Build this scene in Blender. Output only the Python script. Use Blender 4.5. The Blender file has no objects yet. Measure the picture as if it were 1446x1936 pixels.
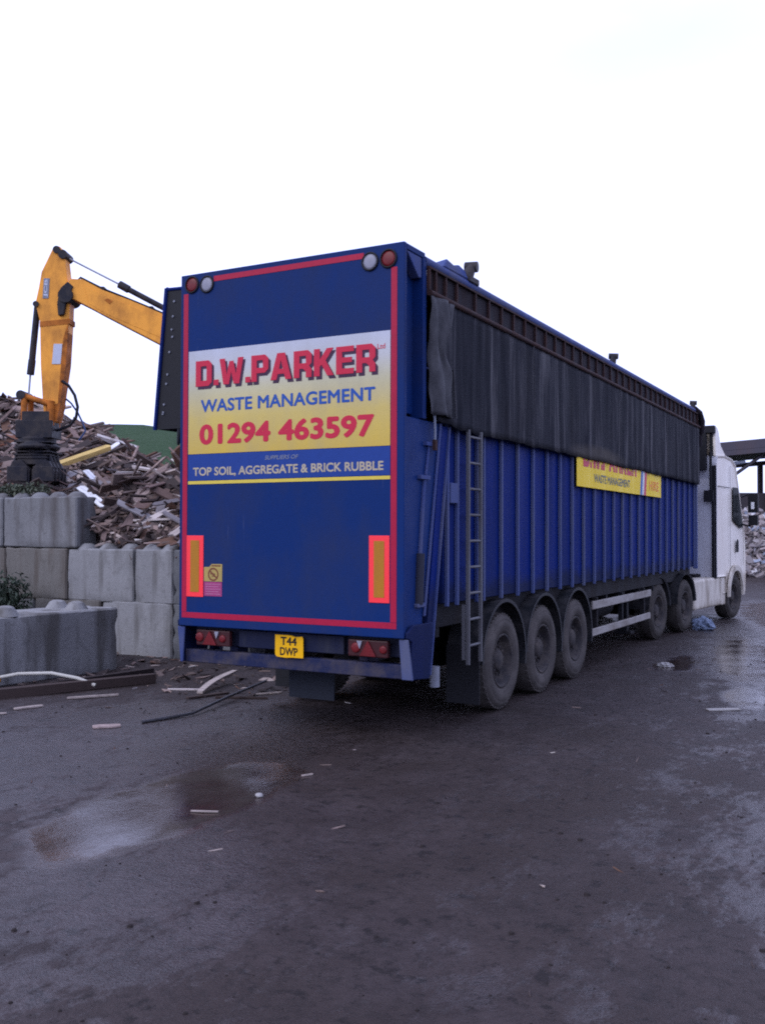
import bpy, bmesh, math, random
from mathutils import Vector, Matrix, Euler, noise
R = math.radians
random.seed(7)
sc = bpy.context.scene
col = sc.collection

# ------------------------------------------------------------------ camera
cam_d = bpy.data.cameras.new("camera")
cam = bpy.data.objects.new("camera", cam_d); col.objects.link(cam); sc.camera = cam
cam_d.sensor_fit = 'VERTICAL'; cam_d.sensor_height = 24.0
cam_d.lens = 24.0 * 1850.0 / 1936.0
cam_d.clip_start = 0.1; cam_d.clip_end = 3000
_r = Vector((0.87767119, 0.47925426, 0.00293855)); _u = Vector((0.0073907, -0.01966495, 0.99977931)); _f = Vector((-0.47920628, 0.87745578, 0.02080139))
cam.matrix_world = Matrix(((_r.x, _u.x, -_f.x, 5.2631), (_r.y, _u.y, -_f.y, -7.69806), (_r.z, _u.z, -_f.z, 1.93227), (0, 0, 0, 1)))

# ------------------------------------------------------------------ sky, sun, exposure
SUN_EL, SUN_AZ = R(38), R(205)          # azimuth measured clockwise from +Y: behind the camera, to the left
w = bpy.data.worlds.new("World"); sc.world = w; w.use_nodes = True
nt = w.node_tree; nt.nodes.clear()
out = nt.nodes.new('ShaderNodeOutputWorld'); bg = nt.nodes.new('ShaderNodeBackground')
sky = nt.nodes.new('ShaderNodeTexSky'); sky.sky_type = 'NISHITA'; sky.sun_disc = False
sky.sun_elevation = SUN_EL; sky.sun_rotation = SUN_AZ
mixc = nt.nodes.new('ShaderNodeMixRGB'); mixc.inputs[0].default_value = 0.93
# overcast cloud with faint lighter and darker banks
wtc = nt.nodes.new('ShaderNodeTexCoord'); wmp = nt.nodes.new('ShaderNodeMapping'); wmp.inputs['Scale'].default_value = (1.2, 1.2, 3.0)
wns = nt.nodes.new('ShaderNodeTexNoise'); wns.inputs['Scale'].default_value = 1.6; wns.inputs['Detail'].default_value = 5
wrp = nt.nodes.new('ShaderNodeValToRGB'); wrp.color_ramp.elements[0].position = .32; wrp.color_ramp.elements[0].color = (7.3, 8.2, 13.4, 1)
wrp.color_ramp.elements[1].position = .55; wrp.color_ramp.elements[1].color = (8.5, 9.2, 14.2, 1)
nt.links.new(wtc.outputs['Generated'], wmp.inputs[0]); nt.links.new(wmp.outputs[0], wns.inputs['Vector']); nt.links.new(wns.outputs['Fac'], wrp.inputs[0]); nt.links.new(wrp.outputs[0], mixc.inputs[2])
nt.links.new(sky.outputs[0], mixc.inputs[1]); nt.links.new(mixc.outputs[0], bg.inputs[0])
bg.inputs[1].default_value = 0.1; nt.links.new(bg.outputs[0], out.inputs[0])
sl = bpy.data.lights.new("sun", 'SUN'); sl.energy = 1.0; sl.angle = R(40); sl.color = (1, .98, .97)
so = bpy.data.objects.new("sun", sl); col.objects.link(so)
sd = Vector((math.sin(SUN_AZ) * math.cos(SUN_EL), math.cos(SUN_AZ) * math.cos(SUN_EL), math.sin(SUN_EL)))
so.rotation_euler = (-sd).to_track_quat('-Z', 'Y').to_euler(); so.location = (0, -5, 30)
sc.view_settings.view_transform = 'Standard'; sc.view_settings.look = 'None'
sc.view_settings.exposure = 0.45; sc.view_settings.gamma = 1
sc.cycles.filter_width = 1.9
sc.cycles.max_bounces = 6; sc.cycles.diffuse_bounces = 3; sc.cycles.glossy_bounces = 3
sc.cycles.use_denoising = False

# ------------------------------------------------------------------ materials
def N(nt, t, **kw):
    n = nt.nodes.new(t)
    for k, v in kw.items(): setattr(n, k, v)
    return n
def newmat(name):
    m = bpy.data.materials.new(name); m.use_nodes = True
    nt = m.node_tree; b = nt.nodes['Principled BSDF']
    return m, nt, b
def rgba(c): return (c[0], c[1], c[2], 1)
def mixrgb(nt, fac, a, b, mode='MIX'):
    m = N(nt, 'ShaderNodeMixRGB', blend_type=mode)
    for i, v in ((0, fac), (1, a), (2, b)):
        if isinstance(v, (int, float)): m.inputs[i].default_value = v if i == 0 else (v, v, v, 1)
        elif isinstance(v, tuple): m.inputs[i].default_value = rgba(v)
        else: nt.links.new(v, m.inputs[i])
    return m.outputs[0]
def noise_n(nt, scale, detail=4, rough=.6, coord=None, stretch=None):
    tc = N(nt, 'ShaderNodeTexCoord'); mp = N(nt, 'ShaderNodeMapping')
    nt.links.new(tc.outputs['Object'], mp.inputs[0])
    if stretch: mp.inputs['Scale'].default_value = stretch
    n = N(nt, 'ShaderNodeTexNoise'); n.inputs['Scale'].default_value = scale
    n.inputs['Detail'].default_value = detail; n.inputs['Roughness'].default_value = rough
    nt.links.new(mp.outputs[0], n.inputs['Vector'])
    return n.outputs['Fac']
def ramp(nt, src, stops):
    r = N(nt, 'ShaderNodeValToRGB'); e = r.color_ramp.elements
    while len(e) < len(stops): e.new(.5)
    for i, (p, c) in enumerate(stops):
        e[i].position = p; e[i].color = rgba(c) if isinstance(c, tuple) else (c, c, c, 1)
    nt.links.new(src, r.inputs[0]); return r.outputs[0]
def bump(nt, b, src, strength, dist=.02):
    bp = N(nt, 'ShaderNodeBump'); bp.inputs['Strength'].default_value = strength; bp.inputs['Distance'].default_value = dist
    nt.links.new(src, bp.inputs['Height']); nt.links.new(bp.outputs[0], b.inputs['Normal'])
def paint(name, c, rough=.45, dirt=(.10, .085, .075), amount=.5, metal=0, spec=.16, sc_=2.5, streak=(1, 1, .25), grain=.0):
    """paint with dust, run-off streaks and small chips"""
    m, nt, b = newmat(name)
    f = noise_n(nt, sc_, 8, .65, stretch=streak)
    f2 = noise_n(nt, sc_ * 9, 4, .7)
    mk = ramp(nt, f, [(.42, 0.0), (.75, amount)])
    ck = ramp(nt, f2, [(.66, 0.0), (.74, amount)])
    c0 = mixrgb(nt, mk, c, dirt)
    c1 = mixrgb(nt, ck, c0, tuple(x * .8 for x in dirt))
    nt.links.new(c1, b.inputs['Base Color'])
    rr = ramp(nt, f, [(.35, rough * .8), (.75, min(1, rough * 1.5))])
    nt.links.new(rr, b.inputs['Roughness'])
    b.inputs['Metallic'].default_value = metal; b.inputs['Specular IOR Level'].default_value = spec
    bump(nt, b, f2, .12, .01)
    return m
def flat(name, c, rough=.6, spec=.2, var=.15):
    m, nt, b = newmat(name)
    f = noise_n(nt, 14, 5, .6)
    c1 = mixrgb(nt, f, tuple(x * (1 - var) for x in c), tuple(min(1, x * (1 + var)) for x in c))
    nt.links.new(c1, b.inputs['Base Color'])
    b.inputs['Roughness'].default_value = rough; b.inputs['Specular IOR Level'].default_value = spec
    return m

M = {}
M['blue'] = paint('blue_paint', (.0020, .0145, .128), .55, (.022, .030, .075), .75, spec=.04, sc_=3.2, streak=(1, 1.5, .10))
M['blue_rear'] = paint('blue_paint_rear', (.0055, .025, .118), .55, (.026, .034, .075), .85, spec=.07, sc_=1.2, streak=(1, 1, .6))
M['rib'] = paint('dusty_lit_rib_paint', (.060, .082, .20), .6, (.13, .135, .16), .9, spec=.06)  # ribs painted paler for the light on their rear faces, plus dust
M['blue_light'] = paint('blue_paint_dusty_lit', (.040, .062, .185), .6, (.12, .125, .165), .9, spec=.06)  # paler copy of the blue: light on edges put into the colour, plus dust
M['blue_dark'] = paint('blue_paint_grimy', (.006, .009, .032), .6, (.05, .05, .055), .8)
def scuff(m):
    nt = m.node_tree; b = nt.nodes['Principled BSDF']; src = b.inputs['Base Color'].links[0].from_socket
    a1 = ramp(nt, noise_n(nt, 26, 3, .6, stretch=(1, 1, .07)), [(.66, 0.0), (.72, .5)]); a2 = ramp(nt, noise_n(nt, 18, 3, .6, stretch=(.09, 1, 1)), [(.70, 0.0), (.75, .4)])
    wh = ramp(nt, noise_n(nt, 1.1, 3, .5), [(.48, 0.0), (.62, 1.0)])
    c = mixrgb(nt, mixrgb(nt, 1.0, wh, a1, 'MULTIPLY'), src, (.055, .072, .15)); c = mixrgb(nt, mixrgb(nt, 1.0, wh, a2, 'MULTIPLY'), c, (.05, .065, .13))
    c = mixrgb(nt, ramp(nt, noise_n(nt, 45, 3, .6), [(.71, 0.0), (.75, .6)]), c, (.035, .024, .03))
    nt.links.new(c, b.inputs['Base Color'])
scuff(M['blue_rear'])
M['band'] = flat('blue_band', (.010, .042, .215), .5)
def splash(m, zt, ymax, dirt=(.012, .016, .034)):
    nt = m.node_tree; b = nt.nodes['Principled BSDF']; src = b.inputs['Base Color'].links[0].from_socket
    tc = N(nt, 'ShaderNodeTexCoord'); sep = N(nt, 'ShaderNodeSeparateXYZ'); nt.links.new(tc.outputs['Object'], sep.inputs[0])
    ns_ = noise_n(nt, 3.0, 5, .6)
    ad = N(nt, 'ShaderNodeMath', operation='MULTIPLY_ADD'); ad.inputs[1].default_value = .35; nt.links.new(ns_, ad.inputs[0]); nt.links.new(sep.outputs['Z'], ad.inputs[2])
    mr = N(nt, 'ShaderNodeMapRange'); mr.inputs[1].default_value = zt + .10; mr.inputs[2].default_value = zt + .24; mr.inputs[3].default_value = .75; mr.inputs[4].default_value = 0; nt.links.new(ad.outputs[0], mr.inputs[0])
    nt.links.new(mixrgb(nt, mr.outputs[0], src, dirt), b.inputs['Base Color'])
splash(M['blue'], 1.42, 4)
M['rust'] = paint('rusty_steel', (.030, .015, .015), .85, (.065, .030, .024), .9, sc_=6, streak=(1, 1, 1), spec=.2)
M['rust_dark'] = paint('dark_rusty_steel', (.013, .011, .016), .9, (.028, .016, .016), .8, sc_=6, spec=.2)
M['black'] = flat('black_plastic', (.012, .012, .015), .6)
M['chassis'] = paint('black_chassis', (.010, .010, .013), .75, (.03, .026, .024), .8, sc_=5)
M['tyre'] = paint('dusty_tyre', (.060, .053, .050), .95, (.115, .102, .094), .85, sc_=4, streak=(1, 1, 1), spec=.1)
M['tyre_dark'] = paint('muddy_tyre', (.045, .040, .037), .95, (.095, .084, .076), .8, sc_=4, streak=(1, 1, 1), spec=.1)
M['rim'] = paint('dirty_rim', (.028, .025, .027), .75, (.10, .085, .075), .95, sc_=7, streak=(1, 1, 1))
M['fender'] = paint('dirty_fender', (.016, .017, .020), .5, (.06, .055, .055), .8, sc_=5, streak=(1, 1, 1))
M['alu'] = paint('dull_aluminium', (.125, .125, .135), .65, (.075, .066, .064), .8, metal=.0, sc_=5)
M['guard'] = paint('dirty_white_guard', (.30, .28, .26), .7, (.13, .105, .085), .9, sc_=4, streak=(1, .4, 1))
M['red_tape'] = flat('red_tape', (.36, .008, .040), .5, var=.2)
M['red_refl'] = flat('red_reflector', (1.0, .028, .04), .4, .5, .06)
M['amber_refl'] = paint('amber_reflector', (.42, .175, .016), .5, (.24, .12, .04), .7, sc_=6)
M['lens_red'] = flat('red_lens', (.13, .009, .012), .35, .25, .5)
M['lens_white'] = flat('clear_lens', (.24, .24, .29), .35, .3, .3)
M['plate'] = paint('yellow_plate', (.80, .42, .005), .45, (.35, .2, .02), .35, sc_=8)
M['ink'] = flat('black_ink', (.012, .010, .012), .5)
M['letter_red'] = flat('red_lettering', (.50, .018, .050), .45, var=.08)
M['letter_shade'] = flat('maroon_lettering_edge', (.045, .018, .045), .5)
M['letter_blue'] = flat('blue_lettering', (.018, .075, .31), .5)
M['letter_cream'] = flat('cream_lettering', (.42, .36, .25), .5)
M['letter_pale'] = flat('pale_lettering', (.20, .22, .27), .5)
M['letter_grey'] = flat('grey_lettering', (.17, .18, .14), .6)
M['yellow_line'] = flat('yellow_line', (.62, .48, .07), .5)
M['sign_yellow'] = paint('yellow_sign', (.85, .60, .02), .5, (.5, .36, .06), .4, sc_=3)
M['orange'] = flat('orange_print', (.75, .22, .02), .5)
M['stripe_blue'] = flat('blue_print', (.03, .12, .36), .5)
M['stripe_white'] = flat('white_print', (.6, .6, .58), .5)
M['sticker_yellow'] = paint('faded_yellow_sticker', (.40, .30, .09), .6, (.25, .18, .08), .6, sc_=14)
M['sticker_pink'] = paint('faded_magenta_sticker', (.33, .045, .15), .6, (.25, .08, .15), .7, sc_=14)
M['sticker_line'] = flat('sticker_print', (.40, .13, .24), .6)
M['sticker_brown'] = flat('sticker_symbol', (.17, .055, .03), .6)
M['white'] = paint('white_cab_paint', (.80, .74, .645), .35, (.52, .45, .38), .5, sc_=2)
M['white_dirty'] = paint('road_dirt_on_white_paint', (.58, .53, .45), .55, (.20, .16, .12), .95, sc_=4)
M['cab_rear'] = paint('grimy_white_cab_back', (.52, .52, .55), .5, (.3, .27, .27), .6, sc_=3)
M['glass'] = flat('dark_glass', (.006, .009, .009), .4, .05)
M['mirror_glint'] = flat('mirror_glint', (.75, .75, .75), .3, .3)  # plain white, a painted glint on the mirror
M['excavator'] = paint('orange_yellow_paint', (.86, .36, .050), .5, (.28, .11, .035), .8, sc_=3, streak=(1, 1, .6))
M['exc_rust'] = paint('worn_orange_paint', (.45, .14, .02), .7, (.06, .03, .02), .95, sc_=5, streak=(1, 1, 1))
M['steel_dark'] = paint('dark_oily_steel', (.016, .016, .022), .5, (.07, .058, .05), .8, sc_=5, streak=(1, 1, 1))
M['chrome'] = flat('chrome_rod', (.30, .32, .34), .25, .8)
M['hose'] = flat('rubber_hose', (.012, .013, .018), .5)
M['hose_blue'] = flat('blue_hose', (.06, .10, .22), .5)
M['decal'] = flat('pale_decal', (.48, .50, .58), .5)
M['decal_grey'] = flat('grey_decal', (.20, .21, .25), .5)
M['track'] = paint('muddy_track', (.03, .026, .022), .9, (.07, .055, .045), .8, sc_=6)
M['barn_steel'] = paint('barn_steel', (.06, .055, .065), .8, (.09, .06, .05), .8, sc_=1.5)
M['barn_roof'] = paint('barn_roof_sheet', (.075, .068, .082), .8, (.11, .08, .08), .8, sc_=.8)
M['barn_wall'] = paint('barn_wall_sheet', (.042, .037, .042), .85, (.07, .055, .055), .8, sc_=.7)
M['pipe'] = paint('bare_steel_pipe', (.07, .07, .08), .4, (.05, .04, .035), .6, metal=.4, sc_=8)
M['bag'] = flat('pale_blue_plastic', (.16, .20, .28), .6, .2)
M['paper'] = flat('white_litter', (.30, .285, .275), .8)
M['plast_white'] = flat('white_plastic_pipe', (.45, .43, .38), .4)
M['plast_orange'] = flat('orange_plastic', (.65, .27, .02), .5)

# sign panel: printed fade from white to yellow (the print itself), in the panel's own height
m, nt, b = newmat('sign_print')
tc = N(nt, 'ShaderNodeTexCoord'); sep = N(nt, 'ShaderNodeSeparateXYZ'); nt.links.new(tc.outputs['Object'], sep.inputs[0])
mr = N(nt, 'ShaderNodeMapRange'); mr.inputs[1].default_value = 2.71; mr.inputs[2].default_value = 3.745
nt.links.new(sep.outputs['Z'], mr.inputs[0])
pr_ = ramp(nt, mr.outputs[0], [(0, (.55, .37, .030)), (.34, (.56, .42, .085)), (.60, (.49, .45, .26)), (.80, (.46, .46, .46)), (1, (.44, .46, .53))])
f = noise_n(nt, 1.6, 7, .65, stretch=(1, 1, .5)); mk = ramp(nt, f, [(.42, 0.0), (.8, .5)])
nt.links.new(mixrgb(nt, mk, pr_, (.24, .23, .19)), b.inputs['Base Color']); b.inputs['Roughness'].default_value = .5
M['sign_print'] = m

# tarp: dark woven mesh with vertical dust lines
m, nt, b = newmat('tarp_mesh')
f = noise_n(nt, 3.0, 6, .7, stretch=(1, 1.6, .12)); f2 = noise_n(nt, 60, 2, .5)
f3 = noise_n(nt, .9, 5, .6)
c0 = ramp(nt, f, [(.36, (.008, .009, .014)), (.52, (.023, .024, .031)), (.66, (.095, .092, .098))])
c1 = mixrgb(nt, ramp(nt, f3, [(.5, 0.0), (.8, .35)]), c0, (.045, .040, .040))
tc = N(nt, 'ShaderNodeTexCoord'); mp = N(nt, 'ShaderNodeMapping'); nt.links.new(tc.outputs['Object'], mp.inputs[0])
mp.inputs['Location'].default_value = (0, -6.0 / 1.5, -3.02 / .16); mp.inputs['Scale'].default_value = (0, 1 / 1.5, 1 / .16)
gr = N(nt, 'ShaderNodeTexGradient', gradient_type='SPHERICAL'); nt.links.new(mp.outputs[0], gr.inputs[0])
c1 = mixrgb(nt, mixrgb(nt, 1.0, ramp(nt, gr.outputs[0], [(0, 0.0), (.5, 1.0)]), ramp(nt, f3, [(.3, .2), (.6, 1.0)]), 'MULTIPLY'), c1, (.075, .066, .058))
nt.links.new(c1, b.inputs['Base Color']); b.inputs['Roughness'].default_value = .85; b.inputs['Specular IOR Level'].default_value = .1
bump(nt, b, f2, .25, .01); M['tarp'] = m
m, nt, b = newmat('bunched_tarp')
f = noise_n(nt, 7, 6, .7, stretch=(1, 1, .4))
nt.links.new(ramp(nt, f, [(.3, (.016, .016, .021)), (.7, (.075, .074, .082))]), b.inputs['Base Color']); b.inputs['Roughness'].default_value = .85
M['tarp_grey'] = m

# concrete
def concrete(name, c, c2, stain):
    m, nt, b = newmat(name)
    f = noise_n(nt, 1.3, 8, .65, stretch=(1, 1, .45)); f2 = noise_n(nt, 30, 5, .75); f3 = noise_n(nt, 2.6, 4, .5, stretch=(1.5, 1.5, .18))
    oi = N(nt, 'ShaderNodeObjectInfo')
    base = mixrgb(nt, ramp(nt, f, [(.3, 0.0), (.7, 1.0)]), c, c2)
    base = mixrgb(nt, ramp(nt, f3, [(.50, 0.0), (.68, .9)]), base, stain)
    f4 = noise_n(nt, 7, 6, .75); base = mixrgb(nt, ramp(nt, f4, [(.30, .5), (.46, 0.0)]), base, tuple(x * .6 for x in stain))
    f5 = noise_n(nt, 95, 2, .6); base = mixrgb(nt, ramp(nt, f5, [(.28, .7), (.36, 0.0)]), base, tuple(x * .35 for x in c))
    base = mixrgb(nt, ramp(nt, f2, [(.35, .30), (.62, 0.0)]), base, tuple(x * .45 for x in c))
    base = mixrgb(nt, ramp(nt, oi.outputs['Random'], [(0, .18), (1, 0.0)]), base, (.05, .05, .055))
    nt.links.new(base, b.inputs['Base Color']); b.inputs['Roughness'].default_value = .85; b.inputs['Specular IOR Level'].default_value = .25
    bump(nt, b, mixrgb(nt, .4, f2, f), .5, .015)
    return m
M['concrete'] = concrete('pale_concrete', (.225, .222, .222), (.31, .305, .30), (.10, .092, .082))
M['concrete_brown'] = concrete('brown_stained_concrete', (.125, .115, .10), (.17, .16, .145), (.075, .055, .04))
M['concrete_grey'] = concrete('grey_concrete', (.155, .155, .158), (.215, .213, .213), (.085, .075, .07))
M['concrete_dark'] = concrete('damp_concrete', (.115, .117, .118), (.165, .165, .165), (.055, .055, .056))

# timber: colour varies piece by piece
def timber(name, stops, island):
    m, nt, b = newmat(name)
    src = N(nt, 'ShaderNodeNewGeometry').outputs['Random Per Island'] if island else N(nt, 'ShaderNodeObjectInfo').outputs['Random']
    c = ramp(nt, src, stops)
    nt.nodes[-1].color_ramp.interpolation = 'CONSTANT'
    f = noise_n(nt, 9, 5, .7, stretch=(.25, 2, 2))
    c = mixrgb(nt, ramp(nt, f, [(.35, .40), (.6, 0.0)]), c, (.04, .03, .028))
    nt.links.new(c, b.inputs['Base Color']); b.inputs['Roughness'].default_value = .85; b.inputs['Specular IOR Level'].default_value = .2
    return m
WOODS = [(0, (.105, .076, .066)), (.13, (.18, .125, .108)), (.24, (.045, .034, .032)), (.40, (.25, .18, .155)), (.50, (.13, .072, .05)), (.58, (.32, .235, .205)), (.68, (.18, .135, .12)), (.80, (.44, .36, .32)), (.88, (.065, .05, .047)), (.97, (.56, .51, .48))]
M['debris'] = timber('mixed_scrap_timber', WOODS, True)
M['t_brown'] = timber('brown_timber', [(0, (.15, .098, .088)), (.4, (.21, .145, .13)), (.75, (.12, .078, .066))], False)
M['t_dark'] = timber('dark_timber', [(0, (.035, .026, .026)), (.5, (.055, .038, .034))], False)
M['t_pale'] = timber('pale_timber', [(0, (.45, .38, .34)), (.5, (.58, .51, .48)), (.8, (.36, .30, .27))], False)
M['t_pink'] = timber('pinkish_board', [(0, (.38, .29, .265)), (.6, (.30, .235, .22))], False)
M['t_grey'] = timber('grey_timber', [(0, (.20, .18, .19)), (.5, (.27, .25, .26))], False)
M['t_red'] = timber('reddish_timber', [(0, (.17, .065, .038)), (.5, (.22, .10, .065))], False)
M['t_white'] = timber('white_painted_timber', [(0, (.78, .78, .80))], False)
M['t_yellow'] = timber('fresh_yellow_timber', [(0, (.62, .44, .15))], False)

def leafmat(name, a, c):
    m, nt, b = newmat(name)
    src = N(nt, 'ShaderNodeNewGeometry').outputs['Random Per Island']
    nt.links.new(ramp(nt, src, [(0, a), (1, c)]), b.inputs['Base Color']); b.inputs['Roughness'].default_value = .7
    return m
M['leaf'] = leafmat('dark_leaves', (.010, .020, .012), (.030, .048, .026))
M['weed'] = leafmat('weed_leaves', (.03, .045, .025), (.075, .085, .05))
M['stem'] = flat('stem', (.04, .03, .02), .8)

# grass hill
m, nt, b = newmat('hill_grass')
f = noise_n(nt, .18, 8, .7); f2 = noise_n(nt, 3, 6, .8)
c = mixrgb(nt, f, (.034, .068, .034), (.066, .100, .054)); c = mixrgb(nt, ramp(nt, f2, [(.4, .5), (.6, 0.0)]), c, (.028, .048, .028))
nt.links.new(c, b.inputs['Base Color']); b.inputs['Roughness'].default_value = .95; b.inputs['Specular IOR Level'].default_value = .05
bump(nt, b, f2, .6, .3); M['hill'] = m

# wet yard: dark muddy concrete, gloss follows where water lies
m, nt, b = newmat('wet_yard')
tc = N(nt, 'ShaderNodeTexCoord'); sep = N(nt, 'ShaderNodeSeparateXYZ'); nt.links.new(tc.outputs['Object'], sep.inputs[0])
big = noise_n(nt, .45, 6, .6); mid = noise_n(nt, 2.2, 7, .68); fine = noise_n(nt, 16, 6, .75); grit = noise_n(nt, 70, 3, .7)
dist_n = noise_n(nt, 1.7, 6, .65)
def puddle(cx, cy, rx, ry, rot, wob=.55, sharp=(.62, 1.1)):
    """1 inside an irregular pool, 0 outside"""
    ca, sa = math.cos(rot), math.sin(rot)
    def mth(op, a, b_=None):
        n = N(nt, 'ShaderNodeMath', operation=op)
        for i, v in enumerate((a, b_)):
            if v is None: continue
            if isinstance(v, (int, float)): n.inputs[i].default_value = v
            else: nt.links.new(v, n.inputs[i])
        return n.outputs[0]
    X = mth('SUBTRACT', sep.outputs['X'], cx); Y = mth('SUBTRACT', sep.outputs['Y'], cy)
    u = mth('DIVIDE', mth('ADD', mth('MULTIPLY', X, ca), mth('MULTIPLY', Y, sa)), rx)
    v = mth('DIVIDE', mth('SUBTRACT', mth('MULTIPLY', Y, ca), mth('MULTIPLY', X, sa)), ry)
    d = mth('SQRT', mth('ADD', mth('MULTIPLY', u, u), mth('MULTIPLY', v, v)))
    d = mth('ADD', d, mth('MULTIPLY', mth('SUBTRACT', dist_n, .5), wob * 2.2))
    r = N(nt, 'ShaderNodeMapRange'); r.interpolation_type = 'SMOOTHSTEP'
    r.inputs[1].default_value = sharp[0]; r.inputs[2].default_value = sharp[1]; r.inputs[3].default_value = 1; r.inputs[4].default_value = 0
    nt.links.new(d, r.inputs[0]); return r.outputs[0]
POOLS = [(.54, -2.15, .66, 1.62, R(3)), 
         (2.9, 8.5, .55, 3.6, R(10)), (3.45, 4.6, .30, .9, R(8)), (2.1, 7.2, .35, 1.1, R(0)), (2.6, 17, 1.3, 6.0, R(12))]
def mx_(a, c):
    mx = N(nt, 'ShaderNodeMath', operation='MAXIMUM'); nt.links.new(a, mx.inputs[0]); nt.links.new(c, mx.inputs[1]); return mx.outputs[0]
pool = puddle(*POOLS[0], .34, (.78, 1.0))
for p in POOLS[1:]: pool = mx_(pool, puddle(*p))
def M0_(a, k):
    n = N(nt, 'ShaderNodeMath', operation='MULTIPLY'); nt.links.new(a, n.inputs[0]); n.inputs[1].default_value = k; return n.outputs[0]
damp = mx_(puddle(-1.6, -1.2, 2.5, 3.4, R(-35), .45), puddle(1.5, -3.7, .9, 1.5, R(10), .6)); damp = mx_(damp, M0_(puddle(4.4, -1.0, .9, 2.2, R(20), .7, (.2, 1.2)), .55)); damp = mx_(damp, puddle(2.9, 12, 1.6, 10, R(8), .5))
streak = noise_n(nt, 2.4, 7, .7, stretch=(1.0, .42, 1)); clod = noise_n(nt, 7.5, 5, .7); rip = noise_n(nt, 5.5, 6, .72, stretch=(1.6, .7, 1))
c = mixrgb(nt, ramp(nt, mid, [(.32, 0.0), (.68, 1.0)]), (.027, .0195, .0190), (.055, .0415, .0415))
c = mixrgb(nt, ramp(nt, big, [(.42, 0.0), (.64, .8)]), c, (.030, .0205, .0175))
c = mixrgb(nt, ramp(nt, fine, [(.36, .7), (.52, 0.0)]), c, (.020, .015, .014))
c = mixrgb(nt, ramp(nt, clod, [(.36, .9), (.44, 0.0)]), c, (.014, .0105, .010))
clod2 = noise_n(nt, 24, 4, .65)
c = mixrgb(nt, ramp(nt, clod2, [(.30, .85), (.39, 0.0)]), c, (.013, .010, .0095))
c = mixrgb(nt, ramp(nt, grit, [(.66, 0.0), (.80, .30)]), c, (.15, .13, .12))
c = mixrgb(nt, mixrgb(nt, 1.0, pool, .8, 'MULTIPLY'), c, (.026, .014, .010))
nt.links.new(c, b.inputs['Base Color'])
micro = noise_n(nt, 9, 7, .78, stretch=(1.5, .8, 1))
nzw = mixrgb(nt, .45, streak, micro)
addw = N(nt, 'ShaderNodeMath', operation='MULTIPLY_ADD'); nt.links.new(damp, addw.inputs[0]); addw.inputs[1].default_value = .115; nt.links.new(nzw, addw.inputs[2])
wet = ramp(nt, addw.outputs[0], [(.53, 0.0), (.62, 1.0)])
rgh = mixrgb(nt, wet, ramp(nt, mid, [(.3, .50), (.7, .64)]), (.24, .24, .24))
poolr = mixrgb(nt, ramp(nt, rip, [(.42, 0.0), (.62, 1.0)]), (.07, .07, .07), (.21, .21, .21))
rgh = mixrgb(nt, pool, rgh, poolr)
nt.links.new(rgh, b.inputs['Roughness'])
spec = mixrgb(nt, pool, mixrgb(nt, wet, (.18, .18, .18), (.66, .66, .66)), (.95, .95, .95)); nt.links.new(spec, b.inputs['Specular IOR Level'])
def M_(op, a, b_=None, c_=None):
    n = N(nt, 'ShaderNodeMath', operation=op)
    for i, v in enumerate((a, b_, c_)):
        if v is None: continue
        if isinstance(v, (int, float)): n.inputs[i].default_value = v
        else: nt.links.new(v, n.inputs[i])
    return n.outputs[0]
trk = None; tmask = None
for a0, sl_, half in ((-.9, -.42, .16), (1.15, -.42, .16), (2.25, .16, .19), (4.15, .16, .19), (5.6, .30, .15)):
    u = M_('SUBTRACT', sep.outputs['X'], M_('MULTIPLY_ADD', sep.outputs['Y'], sl_, a0)); au = M_('ABSOLUTE', u)
    m_ = M_('MULTIPLY', M_('LESS_THAN', au, half), ramp(nt, big, [(.40, 0.0), (.56, 1.0)]))
    lug = M_('GREATER_THAN', M_('SINE', M_('ADD', M_('MULTIPLY', sep.outputs['Y'], 62.0), M_('MULTIPLY', au, 45.0))), .1)
    h_ = M_('MULTIPLY', m_, M_('SUBTRACT', lug, .5))
    trk = h_ if trk is None else M_('ADD', trk, h_); tmask = m_ if tmask is None else M_('MAXIMUM', tmask, m_)
hgt = mixrgb(nt, .45, mid, fine); hgt = mixrgb(nt, .35, hgt, clod); hgt = mixrgb(nt, .22, hgt, clod2); hgt = mixrgb(nt, .18, hgt, grit)
hgt = M_('ADD', hgt, M_('MULTIPLY', trk, .16))
bp = N(nt, 'ShaderNodeBump'); bp.inputs['Distance'].default_value = .05
bs = mixrgb(nt, pool, (.75, .75, .75), (.085, .085, .085)); nt.links.new(bs, bp.inputs['Strength'])
nt.links.new(hgt, bp.inputs['Height']); nt.links.new(bp.outputs[0], b.inputs['Normal'])
M['ground'] = m

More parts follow.
